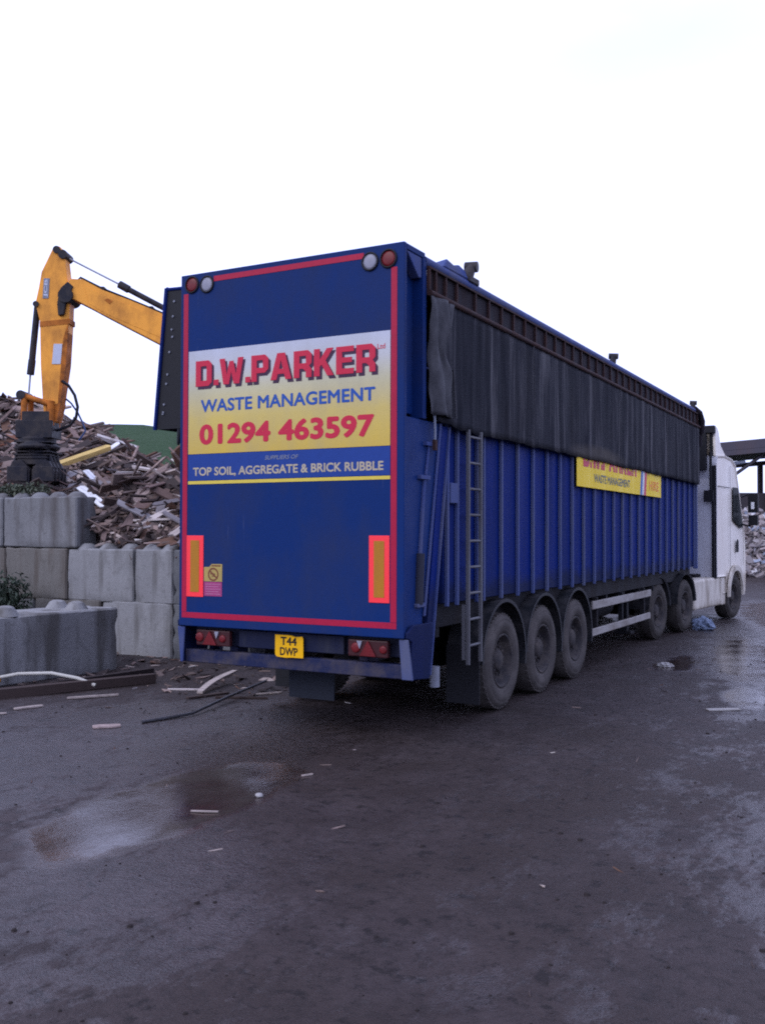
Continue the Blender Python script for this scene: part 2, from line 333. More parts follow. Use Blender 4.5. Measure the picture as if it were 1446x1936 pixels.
# ------------------------------------------------------------------ mesh helpers
class MB:
    def __init__(s): s.v = []; s.f = []; s.m = []; s.sm = []
    def add(s, vs, fs, mi=0, smooth=False):
        o = len(s.v); s.v += [tuple(x) for x in vs]
        for f in fs: s.f.append(tuple(i + o for i in f)); s.m.append(mi); s.sm.append(smooth)
    def hexa(s, p, mi=0):
        s.add(p, [(0, 3, 2, 1), (4, 5, 6, 7), (0, 1, 5, 4), (1, 2, 6, 5), (2, 3, 7, 6), (3, 0, 4, 7)], mi)
    def box(s, a, b_, mi=0, rot=None, at=None):
        x0, y0, z0 = a; x1, y1, z1 = b_
        p = [Vector(q) for q in ((x0, y0, z0), (x1, y0, z0), (x1, y1, z0), (x0, y1, z0), (x0, y0, z1), (x1, y0, z1), (x1, y1, z1), (x0, y1, z1))]
        if rot is not None:
            p = [rot @ q for q in p]
        if at is not None: p = [q + Vector(at) for q in p]
        s.hexa(p, mi)
    def prism(s, poly, to3, d0, d1, mi=0):
        """poly: 2-D outline (counter-clockwise seen from +d); to3(a, b, d) -> point"""
        n = len(poly)
        v = [to3(a, b_, d0) for a, b_ in poly] + [to3(a, b_, d1) for a, b_ in poly]
        f = [tuple(range(n - 1, -1, -1)), tuple(range(n, 2 * n))] + [(i, (i + 1) % n, n + (i + 1) % n, n + i) for i in range(n)]
        s.add(v, f, mi)
    def tube(s, pts, r, n=10, mi=0, caps=True, smooth=True):
        pts = [Vector(p) for p in pts]; rs = r if isinstance(r, (list, tuple)) else [r] * len(pts)
        vs = []; up = Vector((0, 0, 1))
        t0 = (pts[1] - pts[0]).normalized()
        a = t0.cross(up)
        if a.length < 1e-3: a = t0.cross(Vector((0, 1, 0)))
        a.normalize()
        for i, p in enumerate(pts):
            t = (pts[min(i + 1, len(pts) - 1)] - pts[max(i - 1, 0)]).normalized()
            a = (a - t * a.dot(t)).normalized(); c = t.cross(a)
            for k in range(n):
                an = 2 * math.pi * k / n; vs.append(p + (a * math.cos(an) + c * math.sin(an)) * rs[i])
        fs = []
        for i in range(len(pts) - 1):
            for k in range(n):
                k2 = (k + 1) % n; fs.append((i * n + k, i * n + k2, (i + 1) * n + k2, (i + 1) * n + k))
        s.add(vs, fs, mi, smooth)
        if caps:
            s.add(vs[:n], [tuple(range(n - 1, -1, -1))], mi); s.add(vs[-n:], [tuple(range(n))], mi)
    def lathe(s, prof, org, axis='x', n=32, mi=0, smooth=True, sgn=1):
        """prof: (offset along axis, radius)"""
        vs = []; org = Vector(org)
        for o, r in prof:
            for k in range(n):
                an = 2 * math.pi * k / n; ca, sa = math.cos(an) * r, math.sin(an) * r
                d = {'x': (sgn * o, ca, sa), 'y': (ca, sgn * o, sa), 'z': (ca, sa, sgn * o)}[axis]
                vs.append(org + Vector(d))
        fs = [(i * n + k, i * n + (k + 1) % n, (i + 1) * n + (k + 1) % n, (i + 1) * n + k) for i in range(len(prof) - 1) for k in range(n)]
        s.add(vs, fs, mi, smooth)
    def build(s, name, mat, parent=None, bevel=0, seg=1, recalc=True):
        me = bpy.data.meshes.new(name); me.from_pydata(s.v, [], s.f)
        for mm in (mat if isinstance(mat, (list, tuple)) else [mat]): me.materials.append(mm)
        me.polygons.foreach_set('material_index', s.m); me.polygons.foreach_set('use_smooth', s.sm)
        if recalc:
            bm = bmesh.new(); bm.from_mesh(me); bmesh.ops.recalc_face_normals(bm, faces=bm.faces); bm.to_mesh(me); bm.free()
        me.update()
        o = bpy.data.objects.new(name, me); col.objects.link(o)
        if parent is not None: o.parent = parent
        if bevel:
            b = o.modifiers.new('bevel', 'BEVEL'); b.width = bevel; b.segments = seg; b.limit_method = 'ANGLE'; b.angle_limit = R(40)
        return o
def tag(o, label=None, cat=None, group=None, kind=None):
    if label: o['label'] = label
    if cat: o['category'] = cat
    if group: o['group'] = group
    if kind: o['kind'] = kind
    return o
def thing(name, label, cat, loc=(0, 0, 0), rz=0, group=None):
    o = bpy.data.objects.new(name, None); col.objects.link(o); o.location = loc; o.rotation_euler = (0, 0, rz)
    o.empty_display_size = .3
    return tag(o, label, cat, group)
XZ = lambda a, b_, d: Vector((a, d, b_))       # outline in x-z, depth along y
YZ = lambda a, b_, d: Vector((d, a, b_))
# ---- lettering
def curve_mesh(cu):
    o = bpy.data.objects.new('tmp', cu); col.objects.link(o)
    dg = bpy.context.evaluated_depsgraph_get(); me = bpy.data.meshes.new_from_object(o.evaluated_get(dg))
    bpy.data.objects.remove(o); bpy.data.curves.remove(cu); return me
def fit_mesh(me, name, mat, parent, x0, x1, z0, z1, to3, keep_box=None):
    """scale flat lettering (x, y, depth z) into the rectangle and stand it up with to3"""
    xs = [v.co.x for v in me.vertices]; ys = [v.co.y for v in me.vertices]; zs = [v.co.z for v in me.vertices]
    bx = keep_box or (min(xs), max(xs), min(ys), max(ys)); zm = min(zs)
    for v in me.vertices:
        a = x0 + (v.co.x - bx[0]) / (bx[1] - bx[0]) * (x1 - x0); b_ = z0 + (v.co.y - bx[2]) / (bx[3] - bx[2]) * (z1 - z0)
        v.co = to3(a, b_, v.co.z - zm)
    bm = bmesh.new(); bm.from_mesh(me); bmesh.ops.recalc_face_normals(bm, faces=bm.faces); bm.to_mesh(me); bm.free()
    me.materials.clear(); me.materials.append(mat); me.name = name
    o = bpy.data.objects.new(name, me); col.objects.link(o); o.parent = parent; return o
def text(body, mat, parent, x0, x1, z0, z1, to3, bold=.02, thick=.0012, shear=0, space=1.0, name='lettering'):
    cu = bpy.data.curves.new('t', 'FONT'); cu.body = body; cu.size = 1; cu.extrude = thick / 2; cu.shear = shear; cu.space_character = space
    cu.resolution_u = 4
    me = curve_mesh(cu); bm = bmesh.new(); bm.from_mesh(me)
    base = list(bm.verts) + list(bm.edges) + list(bm.faces)
    k = bold * .8                                    # thicker strokes: copies shifted by the stroke gain, each a hair behind the last
    for n_, (dx, dy) in enumerate(((k, 0), (-k, 0), (0, k), (0, -k), (k * .7, k * .7), (-k * .7, -k * .7), (-k * .7, k * .7), (k * .7, -k * .7))):
        r_ = bmesh.ops.duplicate(bm, geom=base); bmesh.ops.translate(bm, vec=(dx, dy, -.00008 * (n_ + 1)), verts=[v for v in r_['geom'] if isinstance(v, bmesh.types.BMVert)])
    bm.to_mesh(me); bm.free()
    return fit_mesh(me, name, mat, parent, x0, x1, z0, z1, to3)
GLY = {
 'D': (5, [[(0,0),(4,0),(5,1),(5,6),(4,7),(0,7)], [(1.6,1.5),(3.3,1.5),(3.4,1.7),(3.4,5.3),(3.3,5.5),(1.6,5.5)]]),
 'W': (7.2, [[(0,7),(1.6,7),(2.2,2.5),(3.0,6.2),(4.2,6.2),(5.0,2.5),(5.6,7),(7.2,7),(6.0,0),(4.3,0),(3.6,3.4),(2.9,0),(1.2,0)]]),
 'P': (5, [[(0,0),(1.6,0),(1.6,2.2),(4,2.2),(5,3.2),(5,6),(4,7),(0,7)], [(1.6,3.6),(3.4,3.6),(3.4,5.6),(1.6,5.6)]]),
 'A': (6, [[(0,0),(1.7,0),(2.1,1.5),(3.9,1.5),(4.3,0),(6,0),(4.1,7),(1.9,7)], [(2.45,2.8),(3.55,2.8),(3.0,5.2)]]),
 'R': (5, [[(0,0),(1.6,0),(1.6,2.3),(2.6,2.3),(3.4,1.5),(3.4,0),(5,0),(5,2),(4.3,2.95),(5,3.7),(5,6),(4,7),(0,7)], [(1.6,3.7),(3.4,3.7),(3.4,5.6),(1.6,5.6)]]),
 'K': (5.4, [[(0,0),(1.6,0),(1.6,2.4),(2.1,2.9),(3.6,0),(5.4,0),(3.2,3.9),(5.3,7),(3.5,7),(1.6,4.2),(1.6,7),(0,7)]]),
 'E': (4.7, [[(0,0),(4.7,0),(4.7,1.4),(1.6,1.4),(1.6,2.9),(4.2,2.9),(4.2,4.2),(1.6,4.2),(1.6,5.6),(4.7,5.6),(4.7,7),(0,7)]]),
 '.': (1.5, [[(0,0),(1.5,0),(1.5,1.5),(0,1.5)]]),
}
def block_text(body, mat, parent, x0, x1, z0, z1, to3, thick=.002, gap=.62):
    cu = bpy.data.curves.new('t', 'CURVE'); cu.dimensions = '2D'; cu.fill_mode = 'BOTH'; cu.extrude = thick / 2
    x = 0
    for ch in body:
        wd, loops = GLY[ch]
        for lp in loops:
            sp = cu.splines.new('POLY'); sp.points.add(len(lp) - 1); sp.use_cyclic_u = True
            for p, (a, b_) in zip(sp.points, lp): p.co = (x + a, b_, 0, 1)
        x += wd + (gap * (.45 if ch == '.' else 1))
    return fit_mesh(curve_mesh(cu), 'lettering', mat, parent, x0, x1, z0, z1, to3)

# ================================================================== THE SETTING
def axis_vals(lo, hi, step, far):
    a = [lo + i * step for i in range(int(round((hi - lo) / step)) + 1)]
    k = step; x = a[-1]; hi_ = []
    while x < far: k *= 1.35; x += k; hi_.append(min(x, far))
    k = step; x = a[0]; lo_ = []
    while x > -far: k *= 1.35; x -= k; lo_.append(max(x, -far))
    return lo_[::-1] + a + hi_
def ground_z(x, y):
    z = noise.noise((x * .5, y * .5, 3)) * .018 + noise.noise((x * 1.7, y * 1.7, 9)) * .010 + noise.noise((x * 5, y * 5, 1)) * .004
    near = max(0, 1 - abs(y - 3.25) / .75) if -8 < x < -1.6 else 0      # muddy bank at the foot of the block wall
    bank = near * (.10 + .05 * noise.noise((x * 2, y * 2, 5))) * min(1, (-1.6 - x) / .8 if x < -1.6 else 0)
    # old slab edge: a low step running along the yard behind the trailer
    e = (1.02 + .06 * math.sin(y * 1.3) + .03 * math.sin(y * 5)) - x
    st = -.020 / (1 + math.exp(max(-40, min(40, -e * 30)))) * max(0, min(1, (1.2 - y) / 1.5)) * max(0, min(1, (y + 4.5) / 1.0))
    rut = -.018 * math.exp(-((x - 3.7 - .05 * y) / .28) ** 2) * (1 if y > -4 else 0)
    return z * .8 + max(0, bank) + st + rut - .012
g = MB(); xs = axis_vals(-9, 8, .1, 600); ys = axis_vals(-6.5, 12, .1, 900)
g.v = [(x, y, ground_z(x, y) if -20 < x < 20 and -20 < y < 30 else -.012) for y in ys for x in xs]
nx = len(xs)
g.f = [(j * nx + i, j * nx + i + 1, (j + 1) * nx + i + 1, (j + 1) * nx + i) for j in range(len(ys) - 1) for i in range(nx - 1)]
g.m = [0] * len(g.f); g.sm = [True] * len(g.f)
tag(g.build('ground', M['ground'], recalc=False), 'wet dark muddy yard', 'ground', kind='structure')

# grass hill far behind the heap (runs from left to behind the lorry)
hm = MB(); ns, nd = 60, 24
for j in range(nd):
    for i in range(ns):
        s_ = i / (ns - 1); d = j / (nd - 1)
        px, py = -125 + 118 * s_, 20 + 52 * s_            # crest runs parallel to the picture
        dirv = Vector((-.479, .8775)); q = Vector((px, py)) + dirv * (d * 60 - 25)
        crest = 11.6 - 1.0 * s_ - 9.5 * max(0, (s_ - .62) / .38) ** 1.3
        prof = math.sin(min(1, d * 2.0) * math.pi / 2) if d < .5 else 1 - .15 * (d - .5)
        z = crest * prof + noise.noise((q.x * .08, q.y * .08, 0)) * .6 * prof + noise.noise((q.x * .4, q.y * .4, 4)) * .12 - .3
        hm.v.append((q.x, q.y, z))
hm.f = [(j * ns + i, j * ns + i + 1, (j + 1) * ns + i + 1, (j + 1) * ns + i) for j in range(nd - 1) for i in range(ns - 1)]
hm.m = [0] * len(hm.f); hm.sm = [True] * len(hm.f)
tag(hm.build('hill', M['hill'], recalc=False), 'low green grass hill behind the timber heap', 'hill', kind='structure')

# ================================================================== SEMI TRAILER (x right, y forward, z up; rear face at y = 0)
H = 1.275; HT = 4.53; L = 13.25
tr = thing('semi_trailer', 'blue high sided bulk waste semi trailer with yellow and white company sign on its rear', 'trailer')
body = MB()
SX = 1.215
body.box((SX - .06, .95, 1.24), (SX, L, 4.40)); body.box((-SX, .95, 1.24), (-SX + .06, L, 4.40))      # side skins
body.box((-SX + .062, L - .06, 1.24), (SX - .062, L - .003, 4.40)); body.box((-SX + .062, .95, 1.24), (SX - .062, L - .063, 1.32))
for sgn in (1, -1):
    y = 1.874 + .02; k = 0
    ribs = [.98 + .003, 1.22, 1.72]
    while y < L - .1: ribs.append(y); y += .505
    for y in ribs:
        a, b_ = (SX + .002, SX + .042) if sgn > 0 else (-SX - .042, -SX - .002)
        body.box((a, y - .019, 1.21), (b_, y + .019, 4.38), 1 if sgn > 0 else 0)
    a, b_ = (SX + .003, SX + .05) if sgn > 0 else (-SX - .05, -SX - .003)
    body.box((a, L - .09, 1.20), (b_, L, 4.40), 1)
    # cross rail between the first ribs (bracket shelf)
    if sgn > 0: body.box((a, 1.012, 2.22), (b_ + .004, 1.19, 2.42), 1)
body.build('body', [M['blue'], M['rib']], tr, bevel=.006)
bl = MB()
bl.box((-SX + .1, 1.0, 1.0), (SX - .1, L - .1, 1.235))       # floor bearers
bl.build('floor_frame', M['chassis'], tr)
# roof roller tube + top rails
tp = MB()
for sx in (1, -1): tp = MB(); tp.tube([(sx * 1.245, .42, 4.455), (sx * 1.245, L, 4.455)], .052, 12); tp.build('top_rail', M['blue_light'], tr)
cv = MB()                                            # rolled sheet lying over the top
for i in range(40):
    pass
ny = 60
for j in range(ny + 1):
    y = .5 + (L - .6) * j / ny
    for i in range(13):
        x = -1.15 + 2.3 * i / 12
        cv.v.append((x, y, 4.40 + .05 * (1 - (x / 1.15) ** 2) + .012 * noise.noise((x * 2, y * 2, 0))))
cv.f = [(j * 13 + i, j * 13 + i + 1, (j + 1) * 13 + i + 1, (j + 1) * 13 + i) for j in range(ny) for i in range(12)]
cv.m = [0] * len(cv.f); cv.sm = [True] * len(cv.f)
cv.build('top_sheet', M['tarp'], tr, recalc=False)
# clamps on the top edge
kb = MB(); kb.tube([(1.25, 1.42, 4.50), (1.27, 1.46, 4.60), (1.27, 1.50, 4.66)], [.06, .055, .045], 10); kb.tube([(1.20, 1.5, 4.66), (1.33, 1.52, 4.655)], .055, 10); kb.box((1.15, 1.38, 4.48), (1.31, 1.62, 4.545)); kb.build('sheet_clamp', M['steel_dark'], tr, bevel=.008)
kb = MB()
fv = [(1.29, .78, 4.49), (1.27, .92, 4.60), (1.24, 1.10, 4.585), (1.22, 1.30, 4.64), (1.25, 1.44, 4.585), (1.29, 1.40, 4.50)]
fv2 = [(1.12, .80, 4.50), (1.08, .92, 4.57), (1.07, 1.10, 4.56), (1.06, 1.30, 4.60), (1.08, 1.44, 4.57), (1.12, 1.40, 4.50)]
kb.add(fv + fv2, [(0, 1, 2, 3, 4, 5), (11, 10, 9, 8, 7, 6)] + [(i, (i + 1) % 6, 6 + (i + 1) % 6, 6 + i) for i in range(6)])
kb.build('sheet_corner', M['blue_light'], tr, bevel=.01)
for y in (6.9, 12.9):
    kb = MB(); kb.tube([(1.24, y, 4.49), (1.25, y + .01, 4.60)], .05, 10); kb.tube([(1.18, y, 4.61), (1.32, y + .03, 4.60)], .045, 10); kb.build('sheet_clamp', M['steel_dark'], tr, bevel=.006)
kb = MB(); kb.tube([(1.27, 12.95, 4.5), (1.33, 13.15, 4.42), (1.36, 13.27, 4.25), (1.35, 13.29, 4.0)], [.05, .06, .06, .05], 10); kb.tube([(1.30, 13.3, 4.3), (1.30, 13.31, 3.75)], .05, 8); kb.build('sheet_crank', M['rust_dark'], tr)

# rusty swing frame on the right with uprights
fr = MB()
fx0, fx1 = 1.275, 1.315
fr.tube([(1.318, .42, 4.155), (1.318, L + .02, 4.125)], .030, 8)
fr.box((fx0, .42, 4.385), (fx1 + .005, L, 4.405))
ups = [.44, .58, .80, 1.06]; y = 1.52
while y < L: ups.append(y); y += .36
for i, y in enumerate(ups):
    fr.box((fx0 + .012, y - .015, 4.157), (fx1, y + .015, 4.384))
fr.build('tarp_frame', M['rust'], tr)
bk = MB(); bk.box((fx0 + .004, .435, 4.13), (fx0 + .010, L, 4.383)); bk.build('frame_backing', M['rust_dark'], tr)
# side tarp hanging from the frame, pressed over ribs
tm = MB(); ny, nz = 300, 16
for j in range(ny + 1):
    y = .62 + (L - .62) * j / ny
    for i in range(nz + 1):
        s_ = i / nz; z = 4.125 - (4.125 - 2.945) * s_
        ph = ((y - 1.874) / .505) % 1.0; ph = min(ph, 1 - ph)
        bulge = .020 * math.exp(-(ph / .10) ** 2) * (.4 + .6 * s_)
        x = 1.316 + bulge + .020 * noise.noise((y * 1.1, z * .35, 2)) * (.2 + s_) + .011 * noise.noise((y * 5, z * .6, 6)) * (.3 + s_) + .008 * noise.noise((y * 2.5 + z * 1.8, z * 2.2, 3))
        if s_ > .9: z += .030 * noise.noise((y * .9, 0, 8)) + .016 * noise.noise((y * 5, 0, 4)) + (.05 * max(0, 1 - (y - .62) / .5))
        tm.v.append((x, y, z))
tm.f = [(j * (nz + 1) + i, j * (nz + 1) + i + 1, (j + 1) * (nz + 1) + i + 1, (j + 1) * (nz + 1) + i) for j in range(ny) for i in range(nz)]
tm.m = [0] * len(tm.f); tm.sm = [True] * len(tm.f)
o = tm.build('side_tarp', M['tarp'], tr, recalc=False); sm_ = o.modifiers.new('thick', 'SOLIDIFY'); sm_.thickness = .006
# frayed torn patch + seam ropes
for y in (3.18, 7.0, 10.2):
    fray = MB(); fray.tube([(1.335, y, 4.12), (1.335, y + .03, 3.7), (1.338, y + .01, 3.3), (1.33, y + .02, 2.96)], .006, 5); fray.build('tarp_rope', M['tarp_grey'], tr)
# bunched end of the tarp by the rear post
bt = MB(); nu, nz = 14, 26
for i in range(nz + 1):
    s_ = i / nz; z = 4.13 - 1.10 * s_
    wy = .50 - .27 * math.exp(-((s_ - .42) / .16) ** 2) - .05 * math.sin(s_ * 9)
    for j in range(nu + 1):
        t = j / nu; y = .43 + wy * t
        x = 1.315 + .06 * math.sin(t * math.pi) + .04 * noise.noise((t * 4, z * 4.0, 1)) + .02 * math.sin(t * 13 + z * 5)
        bt.v.append((x, y, z))
bt.f = [(i * (nu + 1) + j, i * (nu + 1) + j + 1, (i + 1) * (nu + 1) + j + 1, (i + 1) * (nu + 1) + j) for i in range(nz) for j in range(nu)]
bt.m = [0] * len(bt.f); bt.sm = [True] * len(bt.f)
o = bt.build('bunched_tarp', M['tarp_grey'], tr, recalc=False); sm_ = o.modifiers.new('thick', 'SOLIDIFY'); sm_.thickness = .006
rp = MB(); rp.tube([(1.345, .80, 4.12), (1.35, .72, 3.75), (1.35, .62, 3.45)], .008, 6); rp.build('tie_rope', M['tarp_grey'], tr)
rp = MB(); rp.tube([(1.34, .90, 3.5), (1.345, .94, 3.2), (1.34, .97, 3.04)], .012, 6); rp.build('tie_rope', M['tarp_grey'], tr)
rp = MB(); rp.tube([(1.31, .55, 3.04), (1.31, .56, 2.88), (1.31, .56, 2.80)], .014, 6); ro_ = rp.build('tie_strap', M['letter_pale'], tr)
rp = MB(); rp.box((1.295, .535, 2.70), (1.325, .585, 2.80)); rp.build('buckle', M['rust'], ro_)

# left swing net, tipped outwards, with its perforated end plate
ln = MB()
ns_, nz = 40, 6
for j in range(ns_ + 1):
    y = .45 + (L - .5) * j / ns_
    for i in range(nz + 1):
        s_ = i / nz; ln.v.append((-1.80 - .15 * s_ + .02 * noise.noise((y, s_ * 2, 0)), y, 4.54 - 1.50 * s_))
ln.f = [(j * (nz + 1) + i, j * (nz + 1) + i + 1, (j + 1) * (nz + 1) + i + 1, (j + 1) * (nz + 1) + i) for j in range(ns_) for i in range(nz)]
ln.m = [0] * len(ln.f); ln.sm = [True] * len(ln.f)
o = ln.build('side_net', M['tarp'], tr, recalc=False); sm_ = o.modifiers.new('thick', 'SOLIDIFY'); sm_.thickness = .008
ep = MB(); ep.hexa([Vector(p) for p in ((-1.94, .395, 3.035), (-1.30, .395, 3.035), (-1.30, .405, 3.035), (-1.94, .405, 3.035), (-1.795, .395, 4.535), (-1.30, .395, 4.535), (-1.30, .405, 4.535), (-1.795, .405, 4.535))])
epo = ep.build('net_end_plate', M['black'], tr)
for x, z in ((-1.70, 4.40), (-1.715, 4.24), (-1.73, 4.10), (-1.76, 3.86), (-1.785, 3.62), (-1.80, 3.52), (-1.83, 3.30), (-1.845, 3.20), (-1.84, 3.215), (-1.72, 4.02)):
    q = MB(); q.tube([(x, .394, z), (x, .383, z)], .013, 6); q.build('bolt', M['decal_grey'], epo)
eb = MB(); eb.tube([(-1.955, .39, 3.03), (-1.81, .39, 4.55)], .022, 8); eb.tube([(-1.81, .40, 4.54), (-1.28, .40, 4.52)], .02, 8); eb.tube([(-1.81, .4, 4.54), (-1.81, L, 4.54)], .03, 8)
eb.build('net_frame', M['blue'], tr)
hs = MB(); hs.tube([(-1.62, .42, 3.03), (-1.64, .42, 2.93), (-1.66, .42, 2.86)], [.04, .03, .012], 8); hs.tube([(-1.50, .45, 3.0), (-1.62, .5, 2.75), (-1.68, .55, 2.45), (-1.62, .6, 2.2)], .012, 6); hs.build('dangling_hose', M['hose'], tr)

# ---- rear door (deep box, hinged at the top)
rd = MB()
Zb = .99
rd.box((-H, 0, Zb), (H, .05, HT))                                       # rear skin
rd.box((-H, .05, 4.47), (H, .42, HT - .003)); rd.box((-H + .03, .052, Zb + .003), (H - .03, .40, Zb + .08))
for sg in (1, -1):
    def bx(x0, x1, y0, y1, z0, z1, mi=0):
        a, b_ = sorted((sg * x0, sg * x1)); rd.box((a, y0, z0), (b_, y1, z1), mi)
    bx(H - .13, H - .10, .052, .36, 3.02, 4.468)          # recessed channel web
    bx(H - .13, H + .012, .355, .425, 2.98, 4.468, 0)      # upright behind the channel
    # gusset in the top corner, its lit look painted in the paler blue
    P = [(.054, 4.467), (.353, 4.467), (.353, 4.28), (.30, 4.27)]
    rd.prism([(a, b_) for a, b_ in P], YZ, sg * (H - .097), sg * (H - .005), 1)
    # lower side plate, tapering to the foot
    P = [(.052, Zb + .003), (.40, Zb + .003), (.415, 1.18), (.76, 2.975), (.052, 2.975)]
    rd.prism(P, YZ, sg * (H - .06), sg * (H - .018), 0)
    P = [(.40, 1.16), (.44, 1.16), (.79, 2.98), (.75, 2.98)]
    rd.prism(P, YZ, sg * (H - .017), sg * (H + .004), 1)      # bright inclined flange edge
rdo = rd.build('rear_door', [M['blue_rear'], M['blue_light']], tr, bevel=.008, seg=2)
for sg in (1, -1):                                       # inclined tail post carrying the door
    sp = MB()
    sp.prism([(.44, .60), (.545, .60), (.97, 2.96), (.83, 2.96)], YZ, sg * (H - .075), sg * (H - .020), 0)
    sp.prism([(.545, .60), (.565, .60), (.995, 2.96), (.97, 2.96)], YZ, sg * (H - .11), sg * (H + .002), 1)
    sp.build('tail_post', [M['blue'], M['blue_light']], tr, bevel=.004)
# tail legs and hooks
for sg in (1, -1):
    lg = MB()
    lg.prism([(.06, .62), (.46, .585), (.52, 1.1), (.12, 1.1), (.02, 1.04), (.02, .99), (.10, .95)], YZ, sg * (H + .005), sg * (H + .035), 0)
    x0, x1 = sorted((sg * (H - .06), sg * (H + .033)))
    lg.hexa([Vector(p) for p in ((x0 + .02, .04, .62), (x1 + .04 * sg, .04, .62), (x1 + .04 * sg, .058, .62), (x0 + .02, .058, .62), (x0, .02, .98), (x1, .02, .98), (x1, .04, .98), (x0, .04, .98))], 1)
    o = lg.build('tail_leg', [M['blue'], M['blue_light']], tr, bevel=.006)
for x in (H - .008, -H + .008):
    ram = MB()
    ram.tube([(x, .30, 1.28), (x, .33, 1.74)], .048, 12, 1); ram.tube([(x, .33, 1.72), (x, .42, 2.45)], .022, 10, 0)
    ram.box((x - .03, .30, 2.42), (x + .03, .50, 2.46)); ram.box((x - .03, .24, 1.25), (x + .03, .40, 1.285))
    ro_ = ram.build('door_ram', [M['blue_light'], M['blue_dark']], tr, bevel=.004)
    ram = MB(); ram.box((x - .025, .42, 2.74), (x + .028, .60, 2.775)); ram.tube([(x, .45, 2.465), (x, .52, 2.76)], .015, 8); ram.build('linkage', M['blue_light'], ro_)
# --- what is fixed to the door (all proud of the skin)
F = lambda a, b_, d: Vector((a, -.002 - d, b_))
def plate(name, x0, x1, z0, z1, mat, lay, parent=None, th=.002, bev=0):
    q = MB(); q.box((x0, -lay - th, z0), (x1, -lay, z1)); return q.build(name, mat, parent or rdo, bevel=bev)
plate('sign_panel', -1.165, 1.137, 2.71, 3.745, M['sign_print'], .001, th=.004)
plate('blue_band', -1.165, 1.137, 2.445, 2.706, M['band'], .001, th=.003)
plate('yellow_line', -1.165, 1.137, 2.408, 2.440, M['yellow_line'], .001, th=.003)
Lt = lambda lay: (lambda a, b_, d: Vector((a, -lay - d, b_)))
block_text('D.W.PARKER', M['letter_shade'], rdo, -1.046, 1.012, 3.355, 3.615, Lt(.0055))
block_text('D.W.PARKER', M['letter_red'], rdo, -1.071, .987, 3.385, 3.640, Lt(.0082))
text('Ltd', M['letter_red'], rdo, 1.006, 1.085, 3.585, 3.632, Lt(.0055), bold=.01)
text('WASTE MANAGEMENT', M['letter_blue'], rdo, -1.008, .985, 3.122, 3.25, Lt(.0055), bold=.034, space=1.03)
text('01294 463597', M['letter_red'], rdo, -1.023, .975, 2.798, 3.003, Lt(.0055), bold=.052, space=1.03)
text('SUPPLIERS OF', M['letter_pale'], rdo, -.225, .160, 2.625, 2.665, Lt(.0045), bold=.01, shear=.25)
text('TOP SOIL, AGGREGATE & BRICK RUBBLE', M['letter_cream'], rdo, -1.101, 1.07, 2.478, 2.575, Lt(.0045), bold=.034)
for x0, x1, z0, z1 in ((-.857, .859, 4.425, 4.478), (1.143, 1.203, 1.131, 4.31), (-1.236, -1.178, 1.131, 4.335), (-1.236, 1.203, 1.073, 1.128)):
    plate('red_tape', x0, x1, z0, z1, M['red_tape'], .0012)
for x0, x1, z0, z1 in ((-1.176, -.963, 1.285, 1.895), (.924, 1.134, 1.300, 1.903)):
    q = plate('marker_board', x0, x1, z0, z1, M['red_refl'], .0012, th=.006, bev=.002)
    plate('marker_centre', x0 + .052, x1 - .052, z0 + .048, z1 - .048, M['amber_refl'], .0078, th=.002)
st = MB(); st.prism([(-.955, 1.442), (-.731, 1.442), (-.731, 1.615), (-.86, 1.615), (-.89, 1.585), (-.955, 1.583)], XZ, -.0032, -.001); st.build('warning_sticker', M['sticker_yellow'], rdo)
plate('notice_sticker', -.953, -.733, 1.297, 1.438, M['sticker_pink'], .001)
rg = MB(); n = 28
for r0, r1 in ((.050, .066),):
    vs = []
    for k in range(n):
        an = 2 * math.pi * k / n; vs += [(-.840 + r0 * math.cos(an), -.0042, 1.512 + r0 * math.sin(an)), (-.840 + r1 * math.cos(an), -.0042, 1.512 + r1 * math.sin(an))]
    rg.add(vs, [(2 * k, 2 * k + 1, 2 * ((k + 1) % n) + 1, 2 * ((k + 1) % n)) for k in range(n)])
rm = Matrix.Rotation(R(38), 3, 'Y')
rg.box((-.05, -.0005, -.008), (.05, .0005, .008), 0, rm, (-.840, -.0045, 1.512)); rg.box((-.03, -.0005, .008), (.03, .0005, .016), 0, None, (-.845, -.0052, 1.506)); rg.box((-.02, -.0005, .01), (.025, .0005, .018), 0, None, (-.838, -.0052, 1.482))
rg.box((-.06, -.0005, -.006), (.05, .0005, .006), 0, None, (-.80, -.0045, 1.598))
rg.build('prohibition_sign', M['sticker_brown'], rdo, recalc=False)
tl = MB()
for k in range(5): tl.box((-.935, -.0042, 1.41 - k * .024), (-.75 - .02 * (k % 2), -.0035, 1.419 - k * .024))
tl.build('sticker_print', M['sticker_line'], rdo)
for x, z, mm in ((1.116, 4.392, 'lens_red'), (.925, 4.389, 'lens_white'), (-1.131, 4.422, 'lens_red'), (-.942, 4.405, 'lens_white')):
    q = MB(); q.lathe([(0, .088), (.010, .088), (.016, .082), (.016, .074), (.004, .073)], (x, -.001, z), 'y', 28, 0, True, -1)
    q.lathe([(.0, .072), (.006, .071), (.010, .05), (.012, .02), (.0125, .0005)], (x, -.001, z), 'y', 28, 1, True, -1)
    q.build('marker_lamp', [M['black'], M[mm]], rdo)
